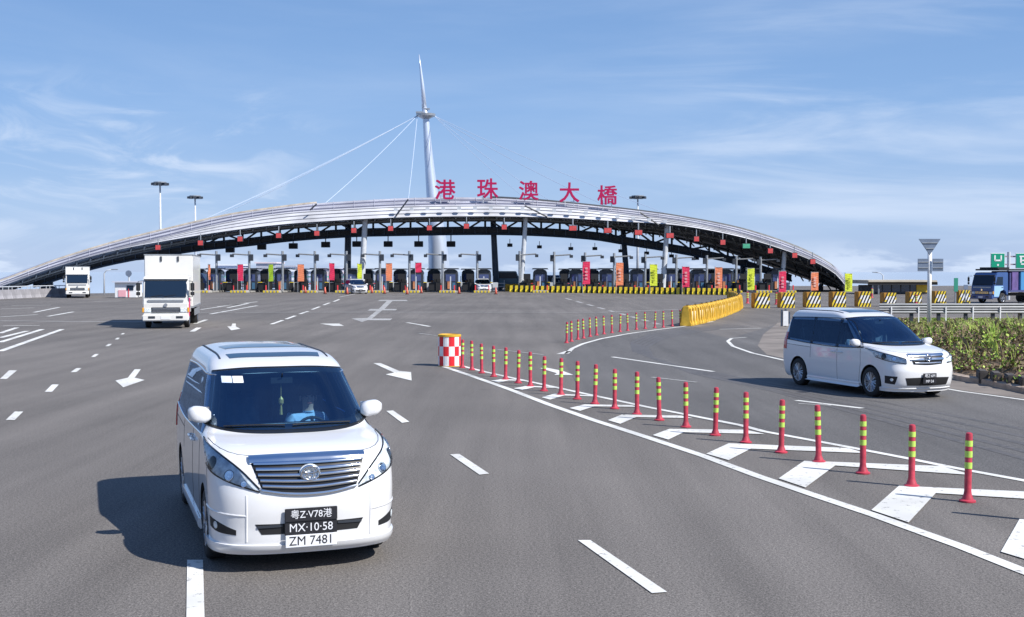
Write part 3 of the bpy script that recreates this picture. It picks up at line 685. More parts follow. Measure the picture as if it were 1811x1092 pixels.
# near yellow water filled barriers
def water_barrier():
    t = thing('water_barrier', 'x', 'barrier', (0, 0, 0), 0, 'amber water filled barriers in a curving line')
    Lg, H = 1.72, 1.02
    pr = [(-.30, 0), (.30, 0), (.30, .14), (.24, .22), (.20, .7), (.15, H), (-.15, H), (-.20, .7), (-.24, .22), (-.30, .14)]
    mb = MB(); mb.prism(pr, -Lg / 2, Lg / 2, 'x')
    for sx in (-.62, 0, .62): mb.prism([(-.33, .05), (.33, .05), (.25, .9), (.1, H + .03), (-.1, H + .03), (-.25, .9)], sx - .12, sx + .12, 'x')
    mb.build('body', mat('amber_plastic', (.70, .44, .045), .5, 0, 0, .3, 3), t, .02)
    mb = MB()
    for s_ in (-1, 1):
        for sx in (-.31, .31): mb.box((sx, s_ * .215, .5), (.22, .05, .5))
    mb.build('reflector', mat('pale_amber', (.80, .66, .45), .5), t)
    for sx in (-.76, -.16, .16, .76):
        mb = MB(); mb.box((sx, 0, .52), (.10, .47, .72)); mb.build('recess_shade', mat('amber_recess_shade', (.30, .16, .015), .6), t)  # darker amber boxes paint shade between the ribs, no real hollows
    mb = MB(); mb.lathe([(.07, 0), (.07, .06), (.05, .08)], 10, (-.45, 0, H)); mb.build('filler_cap', M_black, t)
    return t
wb = water_barrier(); wpts = [(1212, 577.5), (1232, 573.5), (1251, 568.5), (1268, 563), (1283, 557.5), (1294, 553), (1302, 549.5), (1306, 546), (1306, 542), (1300, 537.5), (1290, 534)]
P = [G(*p) for p in wpts]; Ls = [0]
for a, b in zip(P, P[1:]): Ls.append(Ls[-1] + (b - a).length)
tot = Ls[-1]; nb = int(tot / 2.0)
def at(s):
    for i in range(len(P) - 1):
        if s <= Ls[i + 1] + 1e-6: t = (s - Ls[i]) / (Ls[i + 1] - Ls[i]); return P[i].lerp(P[i + 1], t), (P[i + 1] - P[i]).normalized()
    return P[-1], (P[-1] - P[-2]).normalized()
for i in range(nb):
    p, d = at((i + .5) * tot / nb); o = wb if i == 0 else dup(wb); o.location = p; o.rotation_euler = (0, 0, math.atan2(d.y, d.x) + random.uniform(-.06, .06))
    o['label'] = 'amber water filled barrier by the slip road, %s from the near end' % nth(i)
# chevron crash boxes
def crashbox():
    t = thing('crash_cushion', 'x', 'crash cushion', (0, 0, 0), 0, 'striped crash cushions in a row')
    w, h, d = 1.65, 1.25, 1.3
    mb = MB(); mb.prism([(-w / 2, 0), (w / 2, 0), (w / 2, h), (-w / 2, h)], 0, d); mb.build('body', mat('brown_amber_plastic', (.45, .22, .02), .6, 0, 0, .3, 2), t, .06)
    mb = MB(); mb.m = 0; nz, nx = 5, 12
    yel, blk, wht = MB(), MB(), MB()
    for iz in range(4):
        for ix in range(-1, 5):
            z0, z1 = h * iz / 4, h * (iz + 1) / 4; s0 = -w / 2 + (ix) * w / 4 + (iz % 4) * w / 8; e = w / 8; sh = w / 8
            for (o_, tgt) in ((0, 'k'), (e, 'y')):
                a, b = s0 + o_, s0 + o_ + e; qa, qb, qc, qd = (a, z0), (b, z0), (b + sh, z1), (a + sh, z1)
                cl = lambda q: max(-w / 2, min(w / 2, q)); q = [(cl(u), v) for u, v in (qa, qb, qc, qd)]
                if q[1][0] - q[0][0] < .01 and q[2][0] - q[3][0] < .01: continue
                tgtm = blk if tgt == 'k' else (wht if iz in (1, 2) and abs((a + b) / 2) < .62 and iz < 3 else yel)
                tgtm.add([(u, -.012, v) for u, v in q], [(0, 1, 2, 3)])
    yel.build('yellow_chevrons', M_yelb, t); blk.build('black_chevrons', M_black, t); wht.build('white_chevrons', M_whitep, t)
    return t
cb = crashbox()
CB = [(1348, 545.5, 36), (1393, 545, 34), (1438.6, 544, 34), (1484, 543.5, 33), (1529, 543, 31), (1574, 542.5, 30), (1619, 541, 30), (1663, 539.5, 28), (1705.5, 538, 28)]
for i, (x, y, w) in enumerate(CB):
    o = cb if i == 0 else dup(cb); p = G(x, y); o.location = p; o.rotation_euler = (0, 0, R(6)); s = w * .76 / F * p.y / 1.65; o.scale = (s, s, 27 / F * p.y / 1.25 * (1 if i < 5 else .9))
    o['label'] = 'yellow and black chevron crash cushion, %s from the left' % nth(i)

# ------------------------------------------------------------------ marker posts
def marker():
    t = thing('marker_post', 'x', 'marker post', (0, 0, 0), 0, 'red and lime marker posts along the chevron island')
    mb = MB(); mb.smooth = True; r = .042
    mb.lathe([(.098, 0), (.098, .018), (.068, .032), (.06, .06), (.048, .09), (r, .13), (r, .79), (.038, .82), (.02, .83)], 18)
    o = mb.build('tube', M_red, t); o.data.set_sharp_from_angle(angle=R(40))
    for z0, z1 in ((.665, .735), (.535, .61), (.40, .475)):
        mb = MB(); mb.smooth = True; mb.lathe([(r + .003, z0), (r + .003, z1)], 18, caps=False); mb.build('reflective_band', M_lime, t)
    return t
mk = marker()
NP = [(817.5, 651), (834.5, 655), (852, 660.5), (873, 666.7), (894, 672), (916.5, 678), (938, 684), (962, 692), (992, 699), (1021, 706.5), (1052, 715), (1087, 723.5), (1126.5, 733.5), (1166, 744), (1213, 756), (1265, 770.5), (1319, 783.5), (1381.5, 801), (1448, 818), (1526, 838), (1612, 861), (1711, 888), (1830, 921)]
for i, (x, y) in enumerate(NP):
    o = mk if i == 0 else dup(mk); o.location = G(x, y) + Vector((0, 0, .004)); s = 1.0 + random.uniform(-.02, .02); o.scale = (1, 1, s)
    o.rotation_euler = (R(random.uniform(-1.5, 1.5)), R(random.uniform(-1.6, 1.6)) - R(.5), random.uniform(0, 3))
    o['label'] = 'red post with lime bands on the chevron island, %s from the chequered barrel' % nth(i)
FP = [(1002, 608), (1010.5, 605.5), (1022, 602), (1032, 600), (1043.5, 597), (1055, 594.5), (1068, 592.5), (1082, 590.5), (1096.5, 588.5), (1110, 586.5), (1125.5, 584.5), (1141, 583), (1158, 581.6), (1173, 580.5), (1189, 578.7), (1203, 577.5)]
for i, (x, y) in enumerate(FP):
    o = dup(mk, group='thin red marker posts on the curve by the amber barriers'); o.location = G(x, y - 1); o.scale = (1, 1, 1); o.rotation_euler = (R(random.uniform(-2, 2)), R(random.uniform(-2, 2)), 0)
    o['label'] = 'thin red marker post on the far curve, %s from the left' % nth(i)
for i, (x, y) in enumerate([(1322, 537), (1373, 539), (1620, 545), (1542, 527)]):
    o = dup(mk, group='lone red posts between crash cushions'); o.location = G(x, y); o.scale = (2.2, 2.2, 1.25)
    o.rotation_euler = (0, 0, 0); o['label'] = 'red post standing between the crash cushions, %s from the left' % nth(i)
# traffic cones by the booths
tcn = thing('traffic_cone', 'x', 'traffic cone', (0, 0, 0), 0, 'small cones along the toll line')
mb = MB(); mb.smooth = False; mb.box((0, 0, .02), (.42, .42, .04)); mb.build('base', M_black, tcn)
mb = MB(); mb.smooth = True; mb.lathe([(.16, .04), (.04, .75), (.01, .76)], 12); mb.build('cone', mat('cone_orange', (.80, .18, .12), .5), tcn)
mb = MB(); mb.smooth = True; mb.lathe([(.115, .28), (.085, .46)], 12, caps=False); mb.build('collar', M_whitep, tcn)
for i, x in enumerate((540, 575, 614, 658, 680, 720, 745, 812, 877, 1130)):
    o = tcn if i == 0 else dup(tcn); o.location = G(x, 519 + (i % 3)); o.scale = (1.15,) * 3; o['label'] = 'small orange cone on the line before the booths, %s from the left' % nth(i)
# chequered barrel
p = G(795, 647.5)
t = thing('crash_barrel', 'red and white chequered barrel with amber rim at the island tip', 'barrel', p)
r, h = .335, .86
chk = [MB(), MB()]; n = 12
for iz in range(3):
    for j in range(n):
        m = chk[(iz + j + 1) % 2]
        for q in range(3):
            a0, a1 = (2 * math.pi * (j + q / 3) / n), (2 * math.pi * (j + (q + 1) / 3) / n)
            z0, z1 = .02 + h * iz / 3, .02 + h * (iz + 1) / 3
            m.smooth = True; m.add([(r * math.cos(a0), r * math.sin(a0), z0), (r * math.cos(a1), r * math.sin(a1), z0), (r * math.cos(a1), r * math.sin(a1), z1), (r * math.cos(a0), r * math.sin(a0), z1)], [(0, 1, 2, 3)])
chk[0].build('red_check', mat('barrel_red', (.72, .02, .03), .45, 0, 0, .15, 5), t, fix=False); chk[1].build('white_check', M_whitep, t, fix=False)
mb = MB(); mb.lathe([(r - .01, 0), (r + .006, 0), (r + .006, .02)], 36); mb.build('base_ring', M_yel, t)
mb = MB(); mb.lathe([(r + .012, h + .02), (r + .012, h + .075), (r - .03, h + .09), (r - .04, h + .05)], 36)
mb.build('rim', M_yel, t)
# ------------------------------------------------------------------ minivan builder
M_paint = mat('pearl_white_paint', (.72, .72, .725), .32, 0, 1.0, .03, .8)
M_inner = mat('cabin_trim', (.06, .075, .09), .75, 0, 0, .2, 6)
M_seat = mat('seat_fabric', (.10, .12, .14), .9, 0, 0, .3, 8, .3, 60)
M_wind = glass('windscreen_glass', (.55, .80, .95), .17, gcol=(.55, .75, 1))
M_side = glass('side_window_glass', (.50, .64, .74), .05, gcol=(.40, .60, .95))
M_lens = glass('lamp_lens', (.97, .98, 1.0), .05, .03)
M_lampin = mat('lamp_reflector', (.80, .86, .95), .35, .1, 0, .55, 14)
M_trim = mat('gloss_black_trim', (.010, .011, .013), .35, 0, 0, spec=.3)
M_rim = mat('alloy_rim', (.42, .45, .50), .3, .85, 0, .2, 6)
M_tail = mat('tail_lamp_red', (.45, .01, .02), .2, 0, 1)
M_skin = mat('skin', (.52, .33, .25), .6); M_hair = mat('black_hair', (.015, .013, .012), .7); M_shirt = mat('pale_blue_shirt', (.45, .60, .78), .85, 0, 0, .2, 10)

def dense(keys, sub=6):
    out = []; n = len(keys)
    for i in range(n - 1):
        k0, k1, k2, k3 = keys[max(i - 1, 0)], keys[i], keys[i + 1], keys[min(i + 2, n - 1)]
        for s in range(sub):
            t = s / sub; v = []
            for a, b, c, d in zip(k0, k1, k2, k3):
                m0, m1 = (c - a) / 2, (d - b) / 2
                if (b - a) * (c - b) <= 0: m0 = 0
                else: m0 = math.copysign(min(abs(m0), 3 * abs(c - b), 3 * abs(b - a)), m0)
                if (c - b) * (d - c) <= 0: m1 = 0
                else: m1 = math.copysign(min(abs(m1), 3 * abs(c - b), 3 * abs(d - c)), m1)
                v.append((2*t**3-3*t*t+1)*b + (t**3-2*t*t+t)*m0 + (-2*t**3+3*t*t)*c + (t**3-t*t)*m1)
            out.append(tuple(v))
    out.append(tuple(keys[-1])); return out
NQ, NS = 14, 12
def half_ring(k, nf=3.3, nr=3.4):
    z, xf, xr, w, af, ar = k
    af = af * .74
    tot = xf - xr
    if af + ar > tot * .95: s = tot * .95 / (af + ar); af *= s; ar *= s
    pts = []
    for i in range(NQ):
        t = (i / NQ) ** 1.0 * math.pi / 2; pts.append((xf - af + af * math.cos(t) ** (2 / nf), w * math.sin(t) ** (2 / nf)))
    for i in range(NS):
        pts.append((xf - af + (xr + ar - xf + af) * i / NS, w))
    for i in range(NQ + 1):
        t = math.pi / 2 * (1 - i / NQ); pts.append((xr + ar - ar * math.cos(t) ** (2 / nr), w * max(0, math.sin(t)) ** (2 / nr)))
    return pts
class Body:
    def __init__(s, keys):
        s.d = dense(keys)
    def at(s, z):
        d = s.d
        if z <= d[0][0]: return d[0]
        for a, b in zip(d, d[1:]):
            if z <= b[0]:
                t = (z - a[0]) / max(1e-9, b[0] - a[0]); return tuple(p + (q - p) * t for p, q in zip(a, b))
        return d[-1]
    def pt(s, u, z):                       # wrap coordinate: u = arc length round from the nose, + is the car's left
        sg = 1 if u >= 0 else -1; u = abs(u); h = half_ring(s.at(z)); acc = 0
        for a, b in zip(h, h[1:]):
            l = math.hypot(b[0] - a[0], b[1] - a[1])
            if acc + l >= u: t = (u - acc) / max(l, 1e-9); return Vector((a[0] + (b[0] - a[0]) * t, sg * (a[1] + (b[1] - a[1]) * t), z))
            acc += l
        return Vector((h[-1][0], 0, z))
    def nrm(s, u, z):
        e = .012; du = s.pt(u + e, z) - s.pt(u - e, z); dz = s.pt(u, z + e) - s.pt(u, z - e)
        n = du.cross(dz); return n.normalized() if n.length > 1e-9 else Vector((1, 0, 0))
    def solid(s, inset=0, z0=None, z1=None, sub=1):
        mb = MB(); mb.smooth = True; rings = []
        for k in s.d:
            if z0 is not None and k[0] < z0 - 1e-6: continue
            if z1 is not None and k[0] > z1 + 1e-6: continue
            kk = (k[0], k[1] - inset * 1.4, k[2] + inset, max(.05, k[3] - inset), k[4], k[5]); rings.append(kk)
        rows = []
        for k in rings:
            h = half_ring(k); full = [(x, y, k[0]) for x, y in h] + [(x, -y, k[0]) for x, y in h[-2:0:-1]]; rows.append(full)
        mb.loftrows(rows, close=True); n = len(rows[0])
        mb.smooth = False; mb.f += [tuple(range(n))[::-1], tuple(range(len(mb.v) - n, len(mb.v)))]; mb.mi += [0, 0]; mb.sm += [False, False]
        return mb
def resample(c, n):
    c = [Vector((p[0], p[1])) for p in c]; L_ = [0]
    for a, b in zip(c, c[1:]): L_.append(L_[-1] + (b - a).length)
    out = []
    for i in range(n):
        t = L_[-1] * i / (n - 1)
        for j in range(len(c) - 1):
            if t <= L_[j + 1] + 1e-9: out.append(c[j].lerp(c[j + 1], (t - L_[j]) / max(1e-9, L_[j + 1] - L_[j]))); break
    return out
def smoothcurve(c, n=24):
    if len(c) < 3: return c
    d = [0]
    for a, b in zip(c, c[1:]): d.append(d[-1] + math.hypot(b[0] - a[0], b[1] - a[1]))
    X = list(zip(d, [p[0] for p in c])); Y = list(zip(d, [p[1] for p in c]))
    return [(smooth(X, d[-1] * i / n), smooth(Y, d[-1] * i / n)) for i in range(n + 1)]
def patch(proj, top, bot, nu=18, nv=6, off=.004, skirt=.012, crown=0, sm=True):
    """raised panel between two curves, laid on the body surface"""
    a, b = resample(smoothcurve(top), nu), resample(smoothcurve(bot), nu); mb = MB(); mb.smooth = sm; rows = []
    sk = []
    for j in range(nv):
        r = []
        for i in range(nu):
            q = a[i].lerp(b[i], j / (nv - 1)); p, n = proj(q.x, q.y)
            c = crown * (1 - (2 * j / (nv - 1) - 1) ** 2)
            r.append((p + n * (off + c), p - n * skirt))
        rows.append(r)
    mb.loftrows([[q[0] for q in r] for r in rows])
    border = rows[0] + [r[-1] for r in rows[1:]] + rows[-1][-2::-1] + [r[0] for r in rows[-2:0:-1]]
    mb.smooth = False; n = len(border)
    mb.add([q[0] for q in border] + [q[1] for q in border], [(i, (i + 1) % n, n + (i + 1) % n, n + i) for i in range(n)])
    return mb
def boolean(o, cutters, names=None):
    for c in cutters:
        m = o.modifiers.new('b', 'BOOLEAN'); m.object = c; m.operation = 'DIFFERENCE'; m.solver = 'EXACT'
        try: m.material_mode = 'TRANSFER'
        except Exception: pass
    me = bpy.data.meshes.new_from_object(o.evaluated_get(bpy.context.evaluated_depsgraph_get()))
    o.modifiers.clear(); old = o.data; o.data = me; bpy.data.meshes.remove(old)
    for c in cutters:
        d = c.data; bpy.data.objects.remove(c); bpy.data.meshes.remove(d)
    me.set_sharp_from_angle(angle=R(38))
def wheel(parent, x, y, r, wd, spokes, out):
    """out = +1 for the outer face towards +y"""
    mb = MB(); mb.smooth = True; h = wd / 2
    mb.lathe([(r * .66, -h), (r * .9, -h), (r * .98, -h * .8), (r, -h * .4), (r, h * .4), (r * .98, h * .8), (r * .9, h), (r * .66, h), (r * .64, h * .6)], 40, (0, 0, 0), 'y', caps=False)
    w = mb.build('wheel', M_rubber, parent); w.location = (x, y, r); w.data.set_sharp_from_angle(angle=R(50))
    mb = MB(); mb.smooth = True; s = out
    mb.lathe([(r * .67, s * h * .95), (r * .63, s * h * .98), (r * .61, s * h * .6), (r * .60, -s * h * .6)], 40, axis='y', caps=False)
    mb.build('rim', M_rim, w, fix=True)
    mb = MB()
    for k in range(spokes):
        a = 2 * math.pi * k / spokes; ca, sa = math.cos(a), math.sin(a)
        for q in (-1, 1):
            i0, o0 = r * .14, r * .63; ang = a + q * .16; b0 = Vector((math.cos(a) * i0, s * h * .72, math.sin(a) * i0)); b1 = Vector((math.cos(ang) * o0, s * h * .86, math.sin(ang) * o0))
            mb.tube([b0, b1], [.026, .018], 5)
    mb.lathe([(r * .17, s * h * .6), (r * .17, s * h * .82), (r * .09, s * h * .88)], 16, axis='y'); mb.build('spokes', M_rim, w)
    mb = MB(); mb.lathe([(r * .58, s * h * .15), (r * .58, s * h * .1)], 30, axis='y'); mb.build('brake_disc', M_black, w)
    return w
def figure(parent, x, y, z):
    """seated driver, hands on the wheel: one skinned body"""
    J = {'pelvis': (0, 0, 0, .16), 'belly': (.02, 0, .18, .145), 'chest': (.0, 0, .38, .16), 'neckb': (-.01, 0, .52, .085), 'neck': (.0, 0, .58, .055), 'head': (.02, 0, .67, .085), 'crown': (.02, 0, .77, .075),
         'shl': (0, .17, .46, .075), 'ell': (.10, .27, .22, .05), 'wrl': (.34, .17, .27, .034), 'hal': (.42, .15, .31, .036),
         'shr': (0, -.17, .46, .075), 'elr': (.10, -.27, .22, .05), 'wrr': (.34, -.17, .27, .034), 'har': (.42, -.15, .31, .036),
         'hil': (.06, .10, -.02, .10), 'knl': (.45, .13, .06, .08), 'hir': (.06, -.10, -.02, .10), 'knr': (.45, -.13, .06, .08)}
    E_ = [('pelvis', 'belly'), ('belly', 'chest'), ('chest', 'neckb'), ('neckb', 'neck'), ('neck', 'head'), ('head', 'crown'), ('chest', 'shl'), ('shl', 'ell'), ('ell', 'wrl'), ('wrl', 'hal'), ('chest', 'shr'), ('shr', 'elr'), ('elr', 'wrr'), ('wrr', 'har'), ('pelvis', 'hil'), ('hil', 'knl'), ('pelvis', 'hir'), ('hir', 'knr')]
    ks = list(J); V = [J[k][:3] for k in ks]; ED = [(ks.index(a), ks.index(b)) for a, b in E_]; rad = [J[k][3] for k in ks]
    for hk, sy in (('hal', 1), ('har', -1)):
        hx = J[hk]; hi = ks.index(hk)
        for f in range(4):
            base = len(V); V.append((hx[0] + .035, hx[1] + sy * (.012 - .018 * f), hx[2] + .03 - .012 * f)); V.append((hx[0] + .055, hx[1] - sy * (.03 + .015 * f), hx[2] + .045 - .012 * f)); rad += [.010, .008]; ED += [(hi, base), (base, base + 1)]
        base = len(V); V.append((hx[0] + .01, hx[1] - sy * .045, hx[2] + .03)); rad.append(.011); ED.append((hi, base))
    me = bpy.data.meshes.new('person'); me.from_pydata(V, ED, []); o = bpy.data.objects.new('person', me); C.objects.link(o)
    mo_ = o.modifiers.new('skin', 'SKIN'); 
    for i, r in enumerate(rad): me.skin_vertices[0].data[i].radius = (r, r)
    me.skin_vertices[0].data[0].use_root = True
    sb = o.modifiers.new('sub', 'SUBSURF'); sb.levels = 2
    m2 = bpy.data.meshes.new_from_object(o.evaluated_get(bpy.context.evaluated_depsgraph_get())); o.modifiers.clear(); o.data = m2
    m2.materials.clear(); m2.materials.append(M_skin); m2.materials.append(M_shirt); m2.materials.append(M_black)
    for p in m2.polygons:
        p.use_smooth = True; c = p.center
        p.material_index = 0 if (c.z > .545 or c.x > .30 and c.z > .2) else (1 if c.z > .05 and c.x < .32 else 2)
    o.location = (x, y, z)
    mb = MB(); mb.smooth = True; mb.lathe([(.088, .69), (.098, .74), (.092, .80), (.06, .845), (.01, .86)], 14, (-.005, 0, 0)); mb.build('hair', M_hair, o)
    mb = MB(); mb.tube([(.105, 0, .70), (.128, 0, .672), (.108, 0, .66)], .012, 6); mb.build('nose', M_skin, o)
    for sy in (-1, 1):
        mb = MB(); mb.lathe([(.001, -.01), (.012, 0), (.001, .01)], 8, (.094, sy * .032, .705), 'x'); mb.build('eye', M_black, o)
        mb = MB(); mb.box((.02, sy * .09, .68), (.03, .02, .06)); mb.build('ear', M_skin, o, .006)
    mb = MB(); mb.box((.102, 0, .635), (.01, .05, .008)); mb.build('mouth', mat('lips', (.35, .12, .10), .6), o)
    return o

def minivan(cfg, label, group=None):
    B = Body(cfg['keys']); van = thing('minivan', label, 'minivan', (0, 0, 0), 0, group)
    xfa, xra, rw = cfg['xfa'], cfg['xra'], cfg['rw']
    body = B.solid().build('body', [M_paint, M_inner], van)
    bm = bmesh.new(); bm.from_mesh(body.data); bvh = BVHTree.FromBMesh(bm); bm.free()
    def wrap(u, z): return B.pt(u, z), B.nrm(u, z)
    def side(sg):
        def f(x, z):
            h = bvh.ray_cast(Vector((x, sg * 3, z)), Vector((0, -sg, 0)))
            return (h[0], h[1]) if h[0] is not None else (Vector((x, sg * .9, z)), Vector((0, sg, 0)))
        return f
    def topv(x, y):
        h = bvh.ray_cast(Vector((x, y, 4)), Vector((0, 0, -1))); return (h[0], h[1])
    # cutters: cabin, windscreen, side windows, wheel arches
    cut = []
    def cutter(mb, m):
        o = mb.build('cutter', m); o.hide_render = True; cut.append(o)
    for sg in (-1, 1):
        for xa in (xfa, xra):
            mb = MB(); mb.smooth = True; mb.lathe([(rw + .045, -.32), (rw + .045, .32)], 48, (xa, sg * .86, rw + .005), 'y'); cutter(mb, M_black)
    if cfg['cabin']:
        z0, z1 = cfg['cabin']; mb = B.solid(.07, z0, z1); cutter(mb, M_inner)
        ws = cfg['ws']; zt, zb, ut, ub = ws
        pb, ptp = B.pt(ub - .075, zb + .05), B.pt(ut - .06, zt - .045)
        poly = [(-pb.y, pb.z), (pb.y, pb.z), (ptp.y, ptp.z), (0, ptp.z + .01), (-ptp.y, ptp.z)]
        mb = MB(); mb.prism(poly, .1, 3.5, 'x'); cutter(mb, M_trim)
        for poly in cfg['sidecuts']:
            mb = MB(); mb.prism(poly, -2, 2, 'y'); cutter(mb, M_trim)
    boolean(body, cut)
    # windscreen
    zt, zb, ut, ub = cfg['ws']
    T = [(-ut, zt - .035), (-ut * .5, zt - .004), (0, zt), (ut * .5, zt - .004), (ut, zt - .035)]; Bt = [(-ub, zb + .05), (-ub * .55, zb + .005), (0, zb - .005), (ub * .55, zb + .005), (ub, zb + .05)]
    patch(wrap, T, Bt, 34, 20, .007, .004).build('windscreen', M_wind, van)
    fr = MB()
    for tp, bt in (([(p[0], p[1] + .018) for p in T], [(p[0] * .97, p[1] - .035) for p in T]), ([(p[0] * .97, p[1] + .05) for p in Bt], [(p[0], p[1] - .02) for p in Bt])):
        q = patch(wrap, tp, bt, 34, 4, .004, .01); fr.add(q.v, q.f)
    for sg in (-1, 1):
        q = patch(wrap, [(sg * (ut + .012), zt - .02), (sg * (ut * .5 + ub * .5 + .012), (zt + zb) / 2), (sg * (ub + .012), zb + .03)], [(sg * (ut - .045), zt - .02), (sg * (ut * .5 + ub * .5 - .055), (zt + zb) / 2), (sg * (ub - .06), zb + .03)], 20, 4, .004, .01); fr.add(q.v, q.f)
    fr.build('windscreen_frame', M_trim, van)
    for sg, u0 in ((-1, .0), (-1, .70)):
        mb = MB(); P_ = [B.pt(-u0 + .62 * k / 6, zb + .022 + .008 * math.sin(k / 6 * 3.1)) + B.nrm(-u0 + .62 * k / 6, zb + .05) * .02 for k in range(7)]; mb.tube(P_, .008, 5); mb.build('wiper', M_black, van)
    # side glass, pillars
    for sg in (-1, 1):
        S = side(sg)
        for tp, bt in cfg['glass']: patch(S, tp, bt, 16, 8, .005, .004).build('side_window', M_side, van)
        for tp, bt in cfg['pillars']: patch(S, tp, bt, 6, 12, .003, .01, sm=False).build('pillar_trim', M_trim, van)
        tr = MB()
        for ln in cfg['beltline']:
            pts_ = [S(*p)[0] + S(*p)[1] * .006 for p in resample(smoothcurve(ln), 20)]; tr.tube(pts_, .009, 5)
        tr.build('window_trim', M_chrome if cfg.get('chromebelt') else M_trim, van)
        for ln in cfg['doorlines']:
            pts_ = [S(*p)[0] + S(*p)[1] * -.002 for p in resample(ln, 24)]
            mb = MB(); mb.tube(pts_, .0055, 4); mb.build('door_gap', M_black, van)
        for hx, hz in cfg['handles']:
            mb = MB(); p0, p1 = S(hx - .09, hz)[0], S(hx + .09, hz)[0]; mb.tube([p0, p0 + Vector((.02, sg * .03, 0)), p1 + Vector((-.02, sg * .03, 0)), p1], .013, 6); mb.build('door_handle', M_paint, van)
        for (x0, z0_, x1, z1_, m_, of) in cfg['sidestrips']:
            patch(S, [(x0, z0_), (x1, z0_)], [(x0, z1_), (x1, z1_)], 14, 4, of, .02, of).build('side_moulding', MATS[m_], van)
        # mirror
        mx, mz = cfg['mirror']; p, n_ = S(mx, mz)
        mb = MB(); mb.smooth = True; c = Vector((mx + .02, sg * (abs(p.y) + .13), mz + .03))
        rows = []
        for k in range(9):
            t = -1 + 2 * k / 8; rr = max(.28, 1 - abs(t) ** 3.5) ** .6
            sp = lambda q: math.copysign(abs(q) ** .6, q); rows.append([(c.x + .085 * rr * sp(math.cos(a)) * (1 if math.cos(a) > 0 else .5), c.y + t * .115, c.z + .082 * rr * sp(math.sin(a)) + .012 * t * sg) for a in [2 * math.pi * q / 16 for q in range(16)]])
        mb.loftrows(rows, close=True); mb.f += [tuple(range(16))[::-1], tuple(range(128, 144))]; mb.mi += [0, 0]; mb.sm += [True, True]
        mi = mb.build('wing_mirror', M_paint, van)
        mb = MB(); mb.box((mx - .005, c.y - sg * .12, mz - .05), (.08, .16, .045)); mb.build('mirror_foot', M_trim, mi, .012)
        mb = MB(); mb.box((c.x - .055, c.y, c.z), (.012, .21, .13)); mb.build('mirror_glass', M_chrome, mi, .004)
        # headlamp
        tp, bt = cfg['headlamp']
        tp2, bt2 = [(sg * a, b) for a, b in tp], [(sg * a, b) for a, b in bt]
        hl = patch(wrap, tp2, bt2, 20, 10, .002, .02).build('headlamp', M_lampin, van)
        patch(wrap, tp2, bt2, 20, 10, .016, .016, .006).build('lens', M_lens, hl)
        for (u, z, r_) in cfg['bulbs']:
            p, n_ = wrap(sg * u, z); mb = MB(); mb.smooth = True; rot = n_.to_track_quat('Z', 'Y').to_matrix(); vs = MB(); vs.smooth = True
            vs.lathe([(r_, .001), (r_ * 1.05, .010), (r_ * .8, .012), (r_ * .45, .004), (r_ * .1, .010)], 16)
            vs.v = [tuple(p + rot @ Vector(q)) for q in vs.v]; vs.build('bulb_ring', M_trim if r_ > .05 else M_chrome, hl)
        mb = MB(); E2 = [B.pt(*q) + B.nrm(*q) * .006 for q in resample(smoothcurve(tp2), 20)]; mb.tube(E2, .008, 4); E3 = [B.pt(*q) + B.nrm(*q) * .005 for q in resample(smoothcurve(bt2), 20)]; mb.tube(E3, .007, 4)
        mb.build('lamp_surround', M_trim, hl)
        if cfg.get('fog'):
            tp, bt = cfg['fog']; tp, bt = [(sg * a, b) for a, b in tp], [(sg * a, b) for a, b in bt]
            fg = patch(wrap, tp, bt, 10, 5, .003, .01).build('fog_recess', M_black, van)
            p, n_ = wrap(sg * cfg['fogc'][0], cfg['fogc'][1]); vs = MB(); vs.smooth = True; rot = n_.to_track_quat('Z', 'Y').to_matrix(); vs.lathe([(.034, .004), (.034, .010), (.026, .006), (.004, .004)], 14); vs.v = [tuple(p + rot @ Vector(q)) for q in vs.v]; vs.build('fog_lamp', M_lampin, fg)
        patch(S, [(cfg['tail'] + .12, 1.25), (cfg['tail'] + .26, 1.25)], [(cfg['tail'] + .12, .85), (cfg['tail'] + .26, .85)], 6, 6, .012, .02).build('tail_lamp', M_tail, van)
    cfg['front'](B, wrap, van)
    # roof: sunroof and rails
    for x0, x1, hw in cfg['sunroof']:
        pj = lambda a, b: topv(a, b)
        sr = patch(pj, [(x0, -hw * .96), (x0 + .02, 0), (x0, hw * .96)], [(x1, -hw), (x1 + .03, 0), (x1, hw)], 14, 6, .006, .01)
        sr.build('sunroof', M_side if False else mat('tinted_roof_glass', (.02, .05, .09), .05, spec=1), van)
    for ln in cfg['hoodlines']:
        mb = MB(); mb.tube([B.pt(*q) + B.nrm(*q) * -.001 for q in resample(smoothcurve(ln), 24)], .005, 4); mb.build('bonnet_gap', M_dark, van)
    for sg in (-1, 1):
        mb = MB(); pts_ = [topv(x, sg * (cfg['railw'] + .0 * x))[0] + Vector((0, 0, .002)) for x in [cfg['railx'][0] + (cfg['railx'][1] - cfg['railx'][0]) * k / 14 for k in range(15)]]
        mb.tube(pts_, .011, 5); mb.build('roof_channel', M_dark, van)
